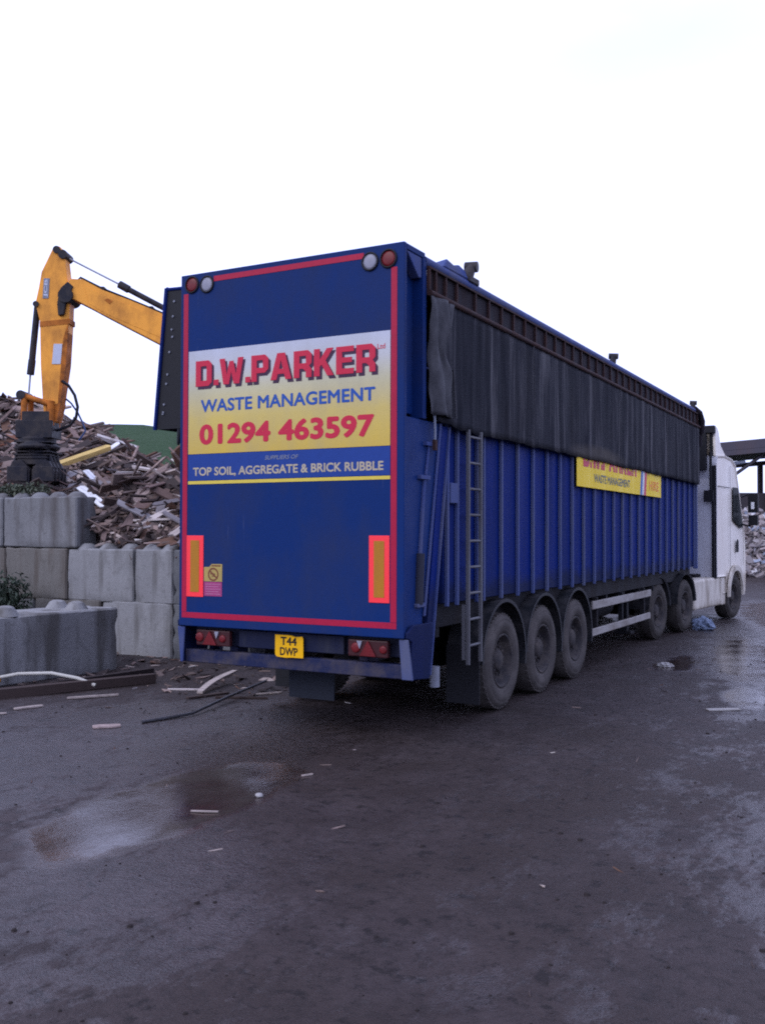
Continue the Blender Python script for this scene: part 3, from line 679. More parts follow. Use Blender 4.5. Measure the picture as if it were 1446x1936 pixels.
# --- rear crossmember, lamps, plate and bumper
cm = MB(); cm.box((-1.18, .16, .80), (1.18, .26, .985)); cm.box((-.60, .10, .80), (.60, .158, .97)); cm.build('crossmember', M['blue_dark'], tr, bevel=.006)
bpr = MB()
bpr.box((-1.27, .10, .615), (1.29, .21, .745)); 
for x in (-.75, .75): bpr.box((x - .05, .212, .62), (x + .05, .40, 1.0))
bpr.build('bumper', paint('scraped_bumper', (.012, .017, .055), .65, (.085, .070, .068), .95, sc_=5, streak=(1, 1, 1)), tr, bevel=.008)
for x0 in (-1.09, .675):
    q = MB(); q.box((x0, .05, .800), (x0 + .415, .10, .955)); o = q.build('tail_lamp', flat('lamp_housing', (.045, .010, .012), .4, .25, .6), tr, bevel=.012, seg=2)
    c_ = x0 + (.175 if x0 < 0 else .215)
    q = MB(); q.prism([(c_ - .085, .808), (c_ + .085, .808), (c_, .95)], XZ, .030, .048); q.build('triangle_reflector', M['lens_red'], o, bevel=.004)
    q = MB(); q.lathe([(0, .047), (.008, .046), (.011, .03), (.012, .001)], (c_ - .13, .049, .88), 'y', 18, 0, True, -1); q.build('lamp_lens', M['lens_red'], o)
    q = MB(); q.lathe([(0, .038), (.008, .037), (.011, .02), (.012, .001)], (c_ + .155, .049, .875), 'y', 18, 0, True, -1); q.build('lamp_lens', M['lens_red'], o)
    q = MB(); s_ = 1 if x0 < 0 else -1; q.prism([(c_ + s_ * .06, .945), (c_ + s_ * .115, .945), (c_ + s_ * .085, .875)] if s_ > 0 else [(c_ - .115, .945), (c_ - .06, .945), (c_ - .085, .875)], XZ, .034, .0485); q.build('reverse_lens', M['lens_white'], o)
pl = MB(); pl.prism([(-.143, .765), (-.125, .742), (-.02, .736), (.05, .742), (.177, .742), (.177, .925), (.165, .945), (.09, .938), (.04, .95), (-.143, .952)], XZ, .064, .070)
plo = pl.build('number_plate', M['plate'], tr)
LP = lambda a, b_, d: Vector((a, .0635 - d, b_))
text('T44', M['ink'], plo, -.080, .105, .855, .935, LP, bold=.03); text('DWP', M['ink'], plo, -.085, .115, .758, .835, LP, bold=.03)

# --- chassis, axles, wheels
ch = MB()
for x in (-.50, .50): ch.box((x - .07, .5, .66), (x + .07, 12.3, .998))
for y in range(1, 13): ch.box((-1.1, y + .02, .9), (1.1, y + .10, .997))
for y in (2.417, 3.727, 5.037): ch.tube([(-1.0, y, .53), (1.0, y, .53)], .075, 10); ch.box((-.62, y - .5, .45), (-.38, y + .1, .62)); ch.box((.38, y - .5, .45), (.62, y + .1, .62))
ch.box((-.6, 5.9, .42), (.6, 8.2, .66)); ch.box((-1.0, 9.5, .5), (-.3, 10.6, .8)); ch.tube([(.75, 6.3, .78), (.75, 8.0, .78)], .2, 14)
ch.build('chassis', M['chassis'], tr)
for x in (-.8, .8):
    q = MB(); q.box((x - .07, 9.1, .25), (x + .07, 9.24, 1.0)); q.box((x - .15, 9.05, .20), (x + .15, 9.29, .25)); q.build('landing_leg', M['chassis'], tr, bevel=.006)
def wheel_meshes(Rr, wd, rimr, dish, nuts=10):
    """outer side faces +x at x=0"""
    q = MB(); hw = wd
    q.lathe([(-hw, rimr), (-hw + .02, rimr + .06), (-hw + .01, rimr + .13), (-hw + .03, Rr - .045), (-hw + .075, Rr - .008), (-hw * .5, Rr), (-.075, Rr - .006), (-.03, Rr - .030), (-.012, Rr - .06), (-.006, rimr + .165), (-.010, rimr + .155), (-.001, rimr + .145), (-.0, rimr + .10), (-.005, rimr + .06), (-.009, rimr + .055), (-.008, rimr + .05), (-.014, rimr + .04), (-.03, rimr), (-hw, rimr)], (0, 0, 0), 'x', 56)
    for k in range(44):                              # shoulder lugs
        an = 2 * math.pi * k / 44
        rm = Matrix.Rotation(an, 3, 'X')
        q.box((-.085, -.022, Rr - .03), (-.040, .022, Rr - .0065), 0, rm)
        q.box((-hw + .022, -.022, Rr - .04), (-hw + .085, .022, Rr - .0055), 0, rm)
    t = q
    r = MB()
    r.lathe([(-.028, rimr + .006), (-.018, rimr + .002), (-.024, rimr - .02), (-dish * .75, rimr - .035), (-dish, rimr - .06), (-dish + .005, .19), (-dish + .02, .17), (-dish + .022, .125), (-dish + .06, .115), (-dish + .075, .095), (-dish + .078, .04), (-dish + .082, .001)], (0, 0, 0), 'x', 40)
    for k in range(nuts):
        an = 2 * math.pi * k / nuts; r.tube([(-dish + .01, .147 * math.cos(an), .147 * math.sin(an)), (-dish + .06, .147 * math.cos(an), .147 * math.sin(an))], .016, 6, smooth=False)
    for k in range(10):
        an = 2 * math.pi * (k + .5) / 10; r.tube([(-dish - .004, .222 * math.cos(an), .222 * math.sin(an)), (-dish + .008, .222 * math.cos(an), .222 * math.sin(an))], .024, 10, 1)
    return r, t
rmb, tmb = wheel_meshes(.53, .385, .292, .13)
w0 = rmb.build('wheel', [M['rim'], M['black']], tr); t0 = tmb.build('tyre', M['tyre'], w0)
first = True
for y in (2.417, 3.727, 5.037):
    for sg in (1, -1):
        if first: wo, first = w0, False
        else:
            wo = w0.copy(); col.objects.link(wo); tt = t0.copy(); col.objects.link(tt); tt.parent = wo; wo.parent = tr
        wo.location = (sg * 1.272, y, .525); wo.rotation_euler = (random.uniform(0, 6), 0, 0 if sg > 0 else math.pi)
        q = MB(); nn = 26; vs = []; ro = .635
        for k in range(nn + 1):
            an = R(-12 + (192) * k / nn) if True else 0
            for x, rr in ((1.27, ro), (1.27, ro + .012), (1.285, ro + .018), (1.285, ro - .02), (.86, ro + .0)):
                vs.append((sg * x, y + rr * math.cos(an), .555 + rr * math.sin(an)))
        fs = []
        for k in range(nn):
            for a, b_ in ((0, 4), (1, 4), (1, 2), (2, 3), (3, 0)): fs.append((k * 5 + a, k * 5 + b_, (k + 1) * 5 + b_, (k + 1) * 5 + a))
        q.add(vs, fs, 0, False); o = q.build('mudguard', M['fender'], tr, recalc=True); o.visible_shadow = True
for sg in (1, -1):                                      # rubber flaps behind the rear axle
    q = MB(); x0, x1 = sorted((sg * .90, sg * 1.275)); q.box((x0, 1.70, .15), (x1, 1.715, .75)); q.build('mud_flap', M['black'], tr)
q = MB(); q.box((-.22, .42, .30), (.30, .434, .66)); q.build('mud_flap', flat('rubber_flap', (.014, .017, .026), .7), tr)
# white side guards on the right and left
for sg in (1, -1):
    q = MB(); x0, x1 = sorted((sg * 1.17, sg * 1.205))
    q.box((x0, 6.0, .84), (x1, 9.45, .955)); q.build('side_guard', M['guard'], tr, bevel=.008)
    q = MB(); q.box((x0, 5.95, .46), (x1, 9.4, .565)); q.build('side_guard', M['guard'], tr, bevel=.008)
    x0, x1 = sorted((sg * 1.10, sg * 1.166))
    for y in (6.3, 7.7, 9.1): q = MB(); q.box((x0, y, .44), (x1, y + .06, 1.0)); q.build('guard_bracket', M['chassis'], tr)
# ladder on the right side
q = MB()
for y in (1.31, 1.625): q.box((1.300, y - .016, .61), (1.338, y + .016, 2.965))
o = q.build('ladder', M['alu'], tr, bevel=.004)
for k in range(12):
    z = .80 + k * .262
    if z > 2.93: break
    s2 = MB(); s2.tube([(1.319, 1.328, z), (1.319, 1.607, z)], .014, 8); s2.build('rung', M['alu'], o)
q = MB(); q.box((1.26, 1.290, .66), (1.296, 1.300, 1.21)); q.build('ladder_bracket', M['alu'], tr)
q = MB(); q.box((1.18, .72, 1.18), (1.215, .80, 1.25)); q.build('side_marker', M['lens_white'], tr, bevel=.006)
q = MB(); q.tube([(1.1, 1.0, .42), (1.1, 1.0, .62)], .05, 10); q.build('air_bottle', M['decal_grey'], tr)
# yellow side sign, half under the tarp
ss = MB(); ss.box((1.281, 4.98, 2.56), (1.287, 9.85, 3.20)); sso = ss.build('side_sign', M['sign_yellow'], tr)
SY = lambda a, b_, d: Vector((1.288 + d, a, b_))
block_text('D.W.PARKER', M['letter_red'], sso, 5.26, 8.12, 2.84, 3.2, SY)
text('WASTE MANAGEMENT', M['letter_grey'], sso, 5.763, 7.72, 2.645, 2.765, SY, bold=.03)
for a, b_, mm in ((8.36, 8.48, 'stripe_blue'), (8.483, 8.60, 'stripe_white'), (8.603, 8.75, 'letter_red')):
    q = MB(); q.prism([(a, 2.562), (b_, 2.562), (b_ + .08, 3.0), (a + .08, 3.0)], YZ, 1.288, 1.290); q.build('sign_stripe', M[mm], sso)
text('HIRE', M['orange'], sso, 8.98, 9.66, 2.655, 2.82, SY, bold=.03, space=1.12)

# ================================================================== TRACTOR UNIT (origin under the fifth wheel, +y forward)
TH = R(5)
splash(M['white'], 1.0, 9, (.40, .34, .27)); splash(M['white_dirty'], .42, 9, (.20, .16, .12))
tu = thing('tractor_unit', 'white sleeper cab lorry tractor with road dirt, coupled under the blue trailer', 'lorry', (0, 11.8, 0), -TH)
# cab shell: side profile in (y, z), lofted over x with rounded edges
prof = [(2.62, .98), (2.60, 1.4), (2.60, 3.45), (2.66, 3.62), (3.3, 3.66), (3.9, 3.62), (4.22, 3.50), (4.46, 3.05), (4.92, 2.12), (5.06, 1.75), (5.10, 1.2), (5.08, .62), (4.98, .50), (4.72, .50), (4.70, .62), (4.60, .86), (4.42, 1.05), (4.10, 1.12), (3.78, 1.05), (3.60, .86), (3.52, .62), (3.40, .62), (3.34, .98)]
cb = MB(); n = len(prof)
cy_, cz_ = 3.9, 2.1
def shrink(p, k): return (cy_ + (p[0] - cy_) * k, cz_ + (p[1] - cz_) * k)
rings = [(-1.22, .965), (-1.245, .985), (-1.25, 1.0), (1.25, 1.0), (1.245, .985), (1.22, .965)]
for x, k in rings:
    for p in prof: a, b_ = shrink(p, k); cb.v.append((x, a, b_ if b_ > .5 else .5))
fs = [(r * n + i, r * n + (i + 1) % n, (r + 1) * n + (i + 1) % n, (r + 1) * n + i) for r in range(5) for i in range(n)]
for f in fs: cb.f.append(f); cb.m.append(0); cb.sm.append(False)
cb.f.append(tuple(range(n))); cb.m.append(0); cb.sm.append(False)
cb.f.append(tuple(range(6 * n - 1, 5 * n - 1, -1))); cb.m.append(0); cb.sm.append(False)
for i, f in enumerate(cb.f):
    cen = sum((Vector(cb.v[k]) for k in f), Vector()) / len(f)
    if cen.y < 2.75 and len(f) == 4: cb.m[i] = 1
cab = cb.build('cab', [M['white'], M['cab_rear']], tu)
md = cab.modifiers.new('b', 'BEVEL'); md.width = .03; md.segments = 2; md.limit_method = 'ANGLE'; md.angle_limit = R(35)
for sg in (1, -1):
    x0 = sg * 1.2515; x1 = sg * 1.258
    q = MB(); q.prism([(3.93, 2.98), (3.93, 2.22), (4.55, 2.06), (4.83, 2.06), (4.44, 2.90), (4.36, 2.98)], YZ, x0, x1); q.build('side_window', M['glass'], cab)
    q = MB(); q.prism([(4.20, 1.50), (4.36, 1.50), (4.36, 1.78), (4.28, 1.80), (4.20, 1.72)], YZ, x0, sg * 1.275); q.build('door_handle', M['black'], cab, bevel=.01)
    for ya, yb, za, zb in ((3.68, 3.692, 1.18, 3.45), (4.86, 4.872, 1.2, 2.0), (2.66, 3.66, 2.95, 2.965)): q = MB(); q.box((min(x0, x1), ya, za), (max(x0, x1) - .003, yb, zb)); q.build('door_seam', M['ink'], cab)
    # mirror on an arm
    q = MB(); q.tube([(sg * 1.24, 4.72, 2.78), (sg * 1.42, 4.80, 2.86), (sg * 1.46, 4.80, 2.80)], .022, 8); q.tube([(sg * 1.24, 4.78, 2.15), (sg * 1.42, 4.80, 2.10), (sg * 1.46, 4.80, 2.2)], .022, 8)
    q.box((-.11, -.07, 0), (.11, .07, .44), 0, None, (sg * 1.50, 4.80, 2.42)); q.box((-.10, -.06, 0), (.10, .06, .24), 0, None, (sg * 1.50, 4.80, 2.12))
    mo = q.build('mirror', M['black'], cab, bevel=.02, seg=2)
    # lower skirt / steps / tank
    a, b_ = sorted((sg * .78, sg * 1.22))
    q = MB(); q.box((a, 1.05, .36), (b_, 3.02, .98)); q.build('side_skirt', M['white_dirty'], tu, bevel=.05, seg=3)
    q = MB(); q.box((a, 3.06, .36), (b_, 3.38, .96)); q.box((min(a, b_), 3.10, .60), (b_ + .02 if sg > 0 else b_, 3.34, .64)); q.build('step_panel', M['white_dirty'], tu, bevel=.02, seg=2)
    # wheel arch trim
    q = MB(); vs = []; nn = 18
    for k in range(nn + 1):
        an = R(0 + 180 * k / nn)
        for x, rr in ((1.253, .56), (1.253, .70), (1.30, .69), (1.30, .575)): vs.append((sg * x, 4.1 + rr * math.cos(an), .52 + rr * math.sin(an)))
    q.add(vs, [(k * 4 + a_, k * 4 + (a_ + 1) % 4, (k + 1) * 4 + (a_ + 1) % 4, (k + 1) * 4 + a_) for k in range(nn) for a_ in range(4)]); q.build('wheel_arch', M['white_dirty'], tu)
q = MB()                                                # mirrors carry a small white patch with the glint painted in its colour
q = MB(); q.prism([(-.98, 2.95), (.98, 2.95), (1.06, 2.2), (-1.06, 2.2)], lambda a, b_, d: Vector((a, 4.478 + (2.98 - b_) * .498 + .02 + d, b_)), 0, .012); q.build('windscreen', M['glass'], cab)
for sg in (1, -1):
    q = MB(); q.box((sg * 1.50 - .035, 4.722, 2.50), (sg * 1.50 + .035, 4.729, 2.66)); q.build('mirror_glint', M['mirror_glint'], cab)
# roof air deflector: white shell with dark inner sides
df = MB()
P = [(2.64, 3.60), (2.60, 4.22), (2.72, 4.26), (2.86, 4.18), (3.05, 3.86), (3.40, 3.69), (3.35, 3.62)]
df.prism(P, YZ, 1.16, 1.22, 0); df.prism(P, YZ, -1.22, -1.16, 0)
P2 = [(2.74, 4.20), (2.76, 4.235), (2.88, 4.155), (3.07, 3.845), (3.40, 3.685), (3.38, 3.64), (3.04, 3.80), (2.85, 4.10)]
df.prism(P2, YZ, -1.159, 1.159, 0)
df.build('air_deflector', M['white'], cab, bevel=.01)
q = MB(); q.prism([(2.59, 3.62), (2.585, 4.23), (2.735, 4.235), (2.80, 4.10), (2.98, 3.80), (3.05, 3.72), (3.0, 3.62)], YZ, 1.10, 1.157, 0); q.prism([(2.59, 3.62), (2.585, 4.23), (2.735, 4.235), (2.80, 4.10), (2.98, 3.80), (3.0, 3.62)], YZ, -1.157, -1.10, 0); q.box((-1.22, 2.50, 4.10), (1.225, 2.63, 4.262)); q.box((.3, 2.46, 3.30), (1.05, 2.585, 4.10))
q.build('deflector_frame', M['black'], cab, bevel=.01)
q = MB(); q.tube([(1.14, 2.52, 2.70), (1.14, 2.52, 3.70)], .028, 8); q.box((1.00, 2.48, 2.62), (1.20, 2.58, 2.86)); q.tube([(1.20, 2.53, .9), (1.20, 2.53, 2.63)], .018, 8); q.build('air_intake', M['black'], tu)
q = MB(); q.box((1.14, 2.585, .95), (1.235, 2.61, 3.4)); q.build('rear_edge_trim', M['black'], cab)
q = MB(); q.box((.45, 2.55, 1.93), (.70, 2.597, 2.03)); q.build('rear_bracket', M['black'], cab)
q = MB()
for x in (-.45, .45): q.box((x - .05, -1.7, .62), (x + .05, 4.9, .88))
q.box((-.5, -.5, .88), (.5, .5, 1.0)); q.box((-.9, 2.2, .7), (.9, 2.58, 1.05)); q.tube([(-1, .4, .5), (1, .4, .5)], .12, 10); q.tube([(-1, -1.25, .5), (1, -1.25, .5)], .09, 10); q.tube([(-1, 4.1, .5), (1, 4.1, .5)], .08, 10)
q.box((-.7, 3.3, .55), (.7, 4.9, 1.1))
q.build('frame', M['chassis'], tu)
rmb, tmb = wheel_meshes(.515, .32, .285, .12)
w1 = rmb.build('wheel', [M['rim'], M['black']], tu); t1 = tmb.build('tyre', M['tyre_dark'], w1)
mudrim = paint('mud_caked_rim', (.10, .085, .06), .9, (.14, .12, .08), .9, sc_=5, streak=(1, 1, 1), spec=.1)
first = True
for y in (-1.25, .40, 4.1):
    for sg in (1, -1):
        if first: wo, first = w1, False
        else: wo = w1.copy(); col.objects.link(wo); tt = t1.copy(); col.objects.link(tt); tt.parent = wo; wo.parent = tu
        wo.location = (sg * 1.235, y, .51); wo.rotation_euler = (random.uniform(0, 6), 0, (0 if sg > 0 else math.pi) - (R(6) if y > 4 else 0))
for sg in (1, -1):
    for y in (-1.25, .40):
        q = MB(); vs = []; nn = 18
        for k in range(nn + 1):
            an = R(5 + 170 * k / nn)
            for x, rr in ((1.235, .60), (1.25, .635), (.80, .62)): vs.append((sg * x, y + rr * math.cos(an), .52 + rr * math.sin(an)))
        q.add(vs, [(k * 3 + a_, k * 3 + (a_ + 1) % 3, (k + 1) * 3 + (a_ + 1) % 3, (k + 1) * 3 + a_) for k in range(nn) for a_ in range(3)]); q.build('mudguard', M['fender'], tu)

# ================================================================== CONCRETE BLOCK WALL
WX, WY, BH = -4.678, 3.85, .85
def block(x0, x1, y0, y1, z0, h, mat, label, knobs=True, rz=0, seed=0, kh=.075):
    q = MB(); cx, cy = (x0 + x1) / 2, (y0 + y1) / 2
    lx, ly = (x1 - x0) / 2 - .006, (y1 - y0) / 2
    bm = bmesh.new(); bmesh.ops.create_cube(bm, size=1)
    bmesh.ops.scale(bm, vec=(2 * lx, 2 * ly, h - .012), verts=bm.verts); bmesh.ops.translate(bm, vec=(0, 0, (h - .012) / 2), verts=bm.verts)
    bmesh.ops.bevel(bm, geom=list(bm.edges), offset=.022, segments=1, affect='EDGES')
    bmesh.ops.subdivide_edges(bm, edges=[e for e in bm.edges if e.calc_length() > .3], cuts=7, use_grid_fill=True)
    for v in bm.verts:
        nz = noise.noise((v.co.x * 2.2 + seed, v.co.y * 2.2, v.co.z * 2.2)) * .012 + noise.noise((v.co.x * 9 + seed, v.co.y * 9, v.co.z * 9)) * .005
        ex_ = sum((abs(abs(v.co.x) - lx) < .03, abs(abs(v.co.y) - ly) < .03, min(abs(v.co.z), abs(v.co.z - h + .012)) < .03))
        if ex_ >= 2: nz -= max(0, noise.noise((v.co.x * 5 + seed * 3, v.co.y * 5, v.co.z * 5)) - .1) * .09
        if v.co.z > .02: v.co += v.normal * nz
    me = bpy.data.meshes.new('concrete_block')
    if knobs:
        nkx = max(1, round(2 * lx / .42)); nky = 2
        for i in range(nkx):
            for j in range(nky):
                kx = -lx + (i + .5) * 2 * lx / nkx; ky = -ly + (j + .5) * 2 * ly / nky
                if ly < .3 and j: continue
                if ly < .3: ky = 0
                vs = []; 
                for rr, zz in ((.175, h - .03), (.16, h - .004), (.10, h + kh - .02), (.06, h + kh)):
                    vs.append([bm.verts.new((kx + rr * math.cos(2 * math.pi * k / 14) * (1 + .03 * noise.noise((kx * 9 + k, ky, zz))), ky + rr * math.sin(2 * math.pi * k / 14), zz - .004)) for k in range(14)])
                for a in range(3):
                    for k in range(14): bm.faces.new((vs[a][k], vs[a][(k + 1) % 14], vs[a + 1][(k + 1) % 14], vs[a + 1][k]))
                bm.faces.new(vs[3])
    bmesh.ops.recalc_face_normals(bm, faces=bm.faces); bm.to_mesh(me); bm.free()
    for p in me.polygons: p.use_smooth = True
    me.set_sharp_from_angle(angle=R(28))
    me.materials.append(mat)
    o = bpy.data.objects.new('concrete_block', me); col.objects.link(o); o.location = (cx, cy, z0); o.rotation_euler = (0, 0, rz)
    tag(o, label, 'block', 'interlocking concrete blocks of the bay wall')
    return o
D_ = .86
def wall(t0, t1, row, mat, label, knobs=False, seed=0, dy=0): return block(WX + t0, WX + t1, WY + dy, WY + dy + (D_ if row < 2 else .46), row * BH - .03, BH + (.03 if row == 0 else 0) , M[mat], label, knobs, 0, seed)
wall(-4.40, -2.96, 0, 'concrete_dark', 'dark concrete block low in the wall behind the bush', seed=1)
wall(-2.955, -1.475, 0, 'concrete_brown', 'concrete block in the bottom course hidden behind the separate front block', seed=2)
wall(-1.47, 0.0, 0, 'concrete', 'pale streaked block in the bottom course right of the front block', seed=3)
wall(.005, 1.45, 0, 'concrete_dark', 'bottom block of the wall partly hidden by the trailer corner', seed=4)
wall(-3.66, -2.21, 1, 'concrete_brown', 'brown stained block in the middle course beneath the upper blocks', seed=5, dy=-.01)
wall(-2.205, -.775, 1, 'concrete', 'pale block with dark vertical stain in the middle course', True, seed=6)
wall(-.77, .0, 1, 'concrete', 'short grey knobbed block in the middle course next to the trailer', True, seed=7, dy=.012)
wall(.005, 1.44, 1, 'concrete_dark', 'middle course block behind the rear corner of the trailer', True, seed=8)
wall(-5.12, -3.665, 1, 'concrete_brown', 'stained middle course block at the left picture edge', seed=9)
wall(-3.74, -2.02, 2, 'concrete_grey', 'grey stained block alone at the right end of the top course', True, seed=10, dy=.01)
wall(-5.45, -3.75, 2, 'concrete_grey', 'grey top course block at the far left, beyond the end block', True, seed=11)
block(-5.62, -4.76, .55, 2.72, -.03, .90, M['concrete'], 'large weathered block standing alone in front of the wall', True, R(-7), 12, .105)

# ================================================================== TIMBER HEAP
RX = [-30, -17, -14.7, -13.7, -13, -12.5, -11.3, -10.5, -9.7, -9, -7, -5, -3.5, 0]
RZ = [5.6, 5.4, 5.16, 5.05, 4.84, 4.62, 4.25, 3.8, 3.49, 3.24, 2.5, 1.6, .8, .3]
def interp(x, X, Z):
    if x <= X[0]: return Z[0]
    for i in range(len(X) - 1):
        if x <= X[i + 1]: return Z[i] + (Z[i + 1] - Z[i]) * (x - X[i]) / (X[i + 1] - X[i])
    return Z[-1]
def heap(x, y):
    Rr = interp(x, RX, RZ); Fr = interp(x, [-30, -6.9, -6.3, -2, 0], [2.5, 2.5, 1.75, 1.5, .3])
    s_ = min(max((y - 4.8) / 4.2, 0), 1); v = Fr + (Rr - Fr) * s_
    if y > 9: v = Rr - (y - 9) * .45
    d = x - (-5.7 - (y - 5.5) * .857)
    if d > 0: v -= d * .8
    if x > -6.68 and y < 7: v = max(v, 1.70 + min(max(0, y - 4.10), 1.1) * (1.15 - .32 * max(0, x + 6.5)) - max(0, x + 4.4) * .6)
    return max(v, 0)
def heap_n(x, y):
    e = .15; return Vector((heap(x - e, y) - heap(x + e, y), heap(x, y - e) - heap(x, y + e), 2 * e)).normalized()
hp = MB(); xs_ = [-24 + i * .3 for i in range(70)]; ys_ = [4.74 + j * .3 for j in range(30)]
for y in ys_:
    for x in xs_: hp.v.append((x, y, heap(x, y) - .16 + .08 * noise.noise((x * 2, y * 2, 0))))
nx = len(xs_)
hp.f = [(j * nx + i, j * nx + i + 1, (j + 1) * nx + i + 1, (j + 1) * nx + i) for j in range(len(ys_) - 1) for i in range(nx - 1)]; hp.m = [0] * len(hp.f); hp.sm = [False] * len(hp.f)
for i in range(12):
    for j in range(4):
        x0, x1, y0, y1 = -6.66 + i * .25, -6.41 + i * .25, 4.15 + j * .15, 4.30 + j * .15
        hp.add([(x, y, heap(x, y) - .10) for x, y in ((x0, y0), (x1, y0), (x1, y1), (x0, y1))], [(0, 1, 2, 3)])
n0 = len(hp.v)
for x in xs_: hp.v.append((x, 4.735 if x > -10.2 else 4.735 - min(1.9, (-10.2 - x) * 1.2), 0))      # past the wall the heap slumps to the ground
hp.f += [(n0 + i, n0 + i + 1, i + 1, i) for i in range(nx - 1)]; hp.m += [0] * (nx - 1); hp.sm += [False] * (nx - 1)
rng = random.Random(21)
def orient(nrm, rng, spread=.3):
    z = (nrm + Vector((rng.gauss(0, spread), rng.gauss(0, spread), 0))).normalized()
    yaw = rng.uniform(0, math.pi); x = Vector((math.cos(yaw), math.sin(yaw), rng.gauss(0, .2))); x = (x - z * x.dot(z)).normalized(); y = z.cross(x)
    return Matrix(((x.x, y.x, z.x), (x.y, y.y, z.y), (x.z, y.z, z.z)))
def plank(q, l, w_, t, rot, at, rng, mi=0):
    a = rng.uniform(-.06, .06); b_ = rng.uniform(-.06, .06)      # broken, raked ends and a little bow
    p = [(-l / 2 + a, -w_ / 2, 0), (l / 2 + b_, -w_ / 2, 0), (l / 2 - b_, w_ / 2, 0), (-l / 2 - a, w_ / 2, 0)]
    p = [Vector(c) for c in p] + [Vector(c) + Vector((0, 0, t)) for c in p]
    q.hexa([rot @ c + Vector(at) for c in p], mi)
def rand_xy(rng):
    while True:
        y = 4.85 + 5.2 * rng.random() ** 1.2; x = rng.uniform(-17.5, -4.2)
        if x < -5.0 - (y - 5.5) * .82 and not (x < -6.5 and y < 5.0): return x, y
for k in range(4600):
    x, y = rand_xy(rng); l = rng.choice((.15, .25, .45, .75, 1.2)) * rng.uniform(.7, 1.3); w_ = rng.choice((.025, .04, .07, .12, .2)); t = rng.choice((.015, .03, .05))
    plank(hp, l, w_, t, orient(heap_n(x, y), rng, .42 if y < 7.8 else .22), (x, y, heap(x, y) + rng.uniform(-.14, .05)), rng)
for k in range(560):
    x = rng.uniform(-6.62, -4.0); y = rng.uniform(4.12, 4.95); l = rng.choice((.12, .2, .35, .6)) * rng.uniform(.7, 1.3)
    plank(hp, l, rng.choice((.03, .05, .08, .14)), rng.choice((.015, .03)), orient(Vector((.1, -.6, .8)), rng, .5), (x, y, heap(x, y) + rng.uniform(-.08, .05)), rng)
for k in range(150):
    x = rng.uniform(-7.3, -3.8); l = rng.uniform(.15, .6); plank(hp, l, rng.choice((.05, .08, .12)), .03, orient(Vector((0, -1, .5)), rng, .4), (x, 4.735 + rng.uniform(-.01, .06), rng.uniform(1.5, max(1.55, heap(x, 4.8) + .02))), rng)
for k in range(900):
    x = rng.uniform(-19, -10.1); u_ = rng.random(); yb = 4.735 - min(1.9, (-10.2 - x) * 1.2) if x < -10.2 else 4.735
    l = rng.choice((.2, .35, .6, 1.0)); plank(hp, l, rng.choice((.04, .07, .12, .2)), .03, orient(Vector((0, -1, .9)), rng, .4), (x, yb + (4.735 - yb) * u_, (heap(x, 4.74) - .1) * u_), rng)
tag(hp.build('timber_heap', M['debris']), 'great heap of broken scrap timber piled behind the concrete wall', 'heap', kind='stuff')
KINDS = [('t_brown', 'scrap_plank', 'brown broken scrap plank lying in the timber heap', (.6, 2.2), (.06, .20), (.022, .06), 70),
         ('t_dark', 'scrap_batten', 'dark blackened batten sticking in the timber heap', (.8, 2.0), (.035, .07), (.035, .06), 55),
         ('t_pale', 'wood_offcut', 'short pale splintered offcut lying on the timber heap', (.3, 1.3), (.05, .16), (.02, .04), 60),
         ('t_pink', 'chipboard_piece', 'broken pinkish sheet of chipboard lying on the timber heap', (.4, 1.0), (.25, .6), (.014, .02), 36),
         ('t_grey', 'weathered_board', 'grey weathered board lying in the timber heap', (.6, 1.8), (.07, .22), (.02, .04), 42),
         ('t_red', 'reddish_board', 'reddish brown board fragment lying in the timber heap', (.4, 1.0), (.08, .2), (.02, .03), 30)]
for mk, nm, lab, lr, wr, tr_, cnt in KINDS:
    protos = []
    for v_ in range(4):
        q = MB(); l = rng.uniform(*lr) * .78; w_ = rng.uniform(*wr) * .8; t = rng.uniform(*tr_)
        if mk == 't_pink':
            pts = [(-l / 2, -w_ / 2), (l * .1, -w_ / 2 - .03), (l / 2, -w_ / 2 + .08), (l / 2 - .05, w_ / 2), (-l * .1, w_ / 2 + .05), (-l / 2 + .06, w_ / 2 - .04)]
            q.prism(pts, lambda a, b_, d: Vector((a, b_, d)), 0, t)
        else:
            e = [rng.uniform(-.07, .07) for _ in range(3)]; e2 = [rng.uniform(-.07, .07) for _ in range(3)]
            pts = [(-l / 2 + e[0], -w_ / 2), (l / 2 + e2[0], -w_ / 2), (l / 2 + e2[1] * 1.5, 0), (l / 2 + e2[2], w_ / 2), (-l / 2 + e[2], w_ / 2), (-l / 2 + e[1] * 1.5, 0)]
            q.prism(pts, lambda a, b_, d: Vector((a, b_, d)), 0, t)
        protos.append(q)
    first_objs = []
    for k in range(cnt):
        x, y = rand_xy(rng) if rng.random() > .12 else (rng.uniform(-6.4, -4.6), rng.uniform(4.45, 5.1))
        if k < 4: o = protos[k].build(nm, M[mk]); first_objs.append(o); tag(o, lab, 'scrap wood', lab.split(' lying')[0].split(' sticking')[0] + 's in the heap')
        else: o = first_objs[k % 4].copy(); col.objects.link(o)
        o.rotation_euler = orient(heap_n(x, y), rng, .30 if y < 7.8 else .12).to_euler(); o.location = (x, y, heap(x, y) + (rng.uniform(.0, .10) if y < 7.8 else rng.uniform(-.06, .02)))
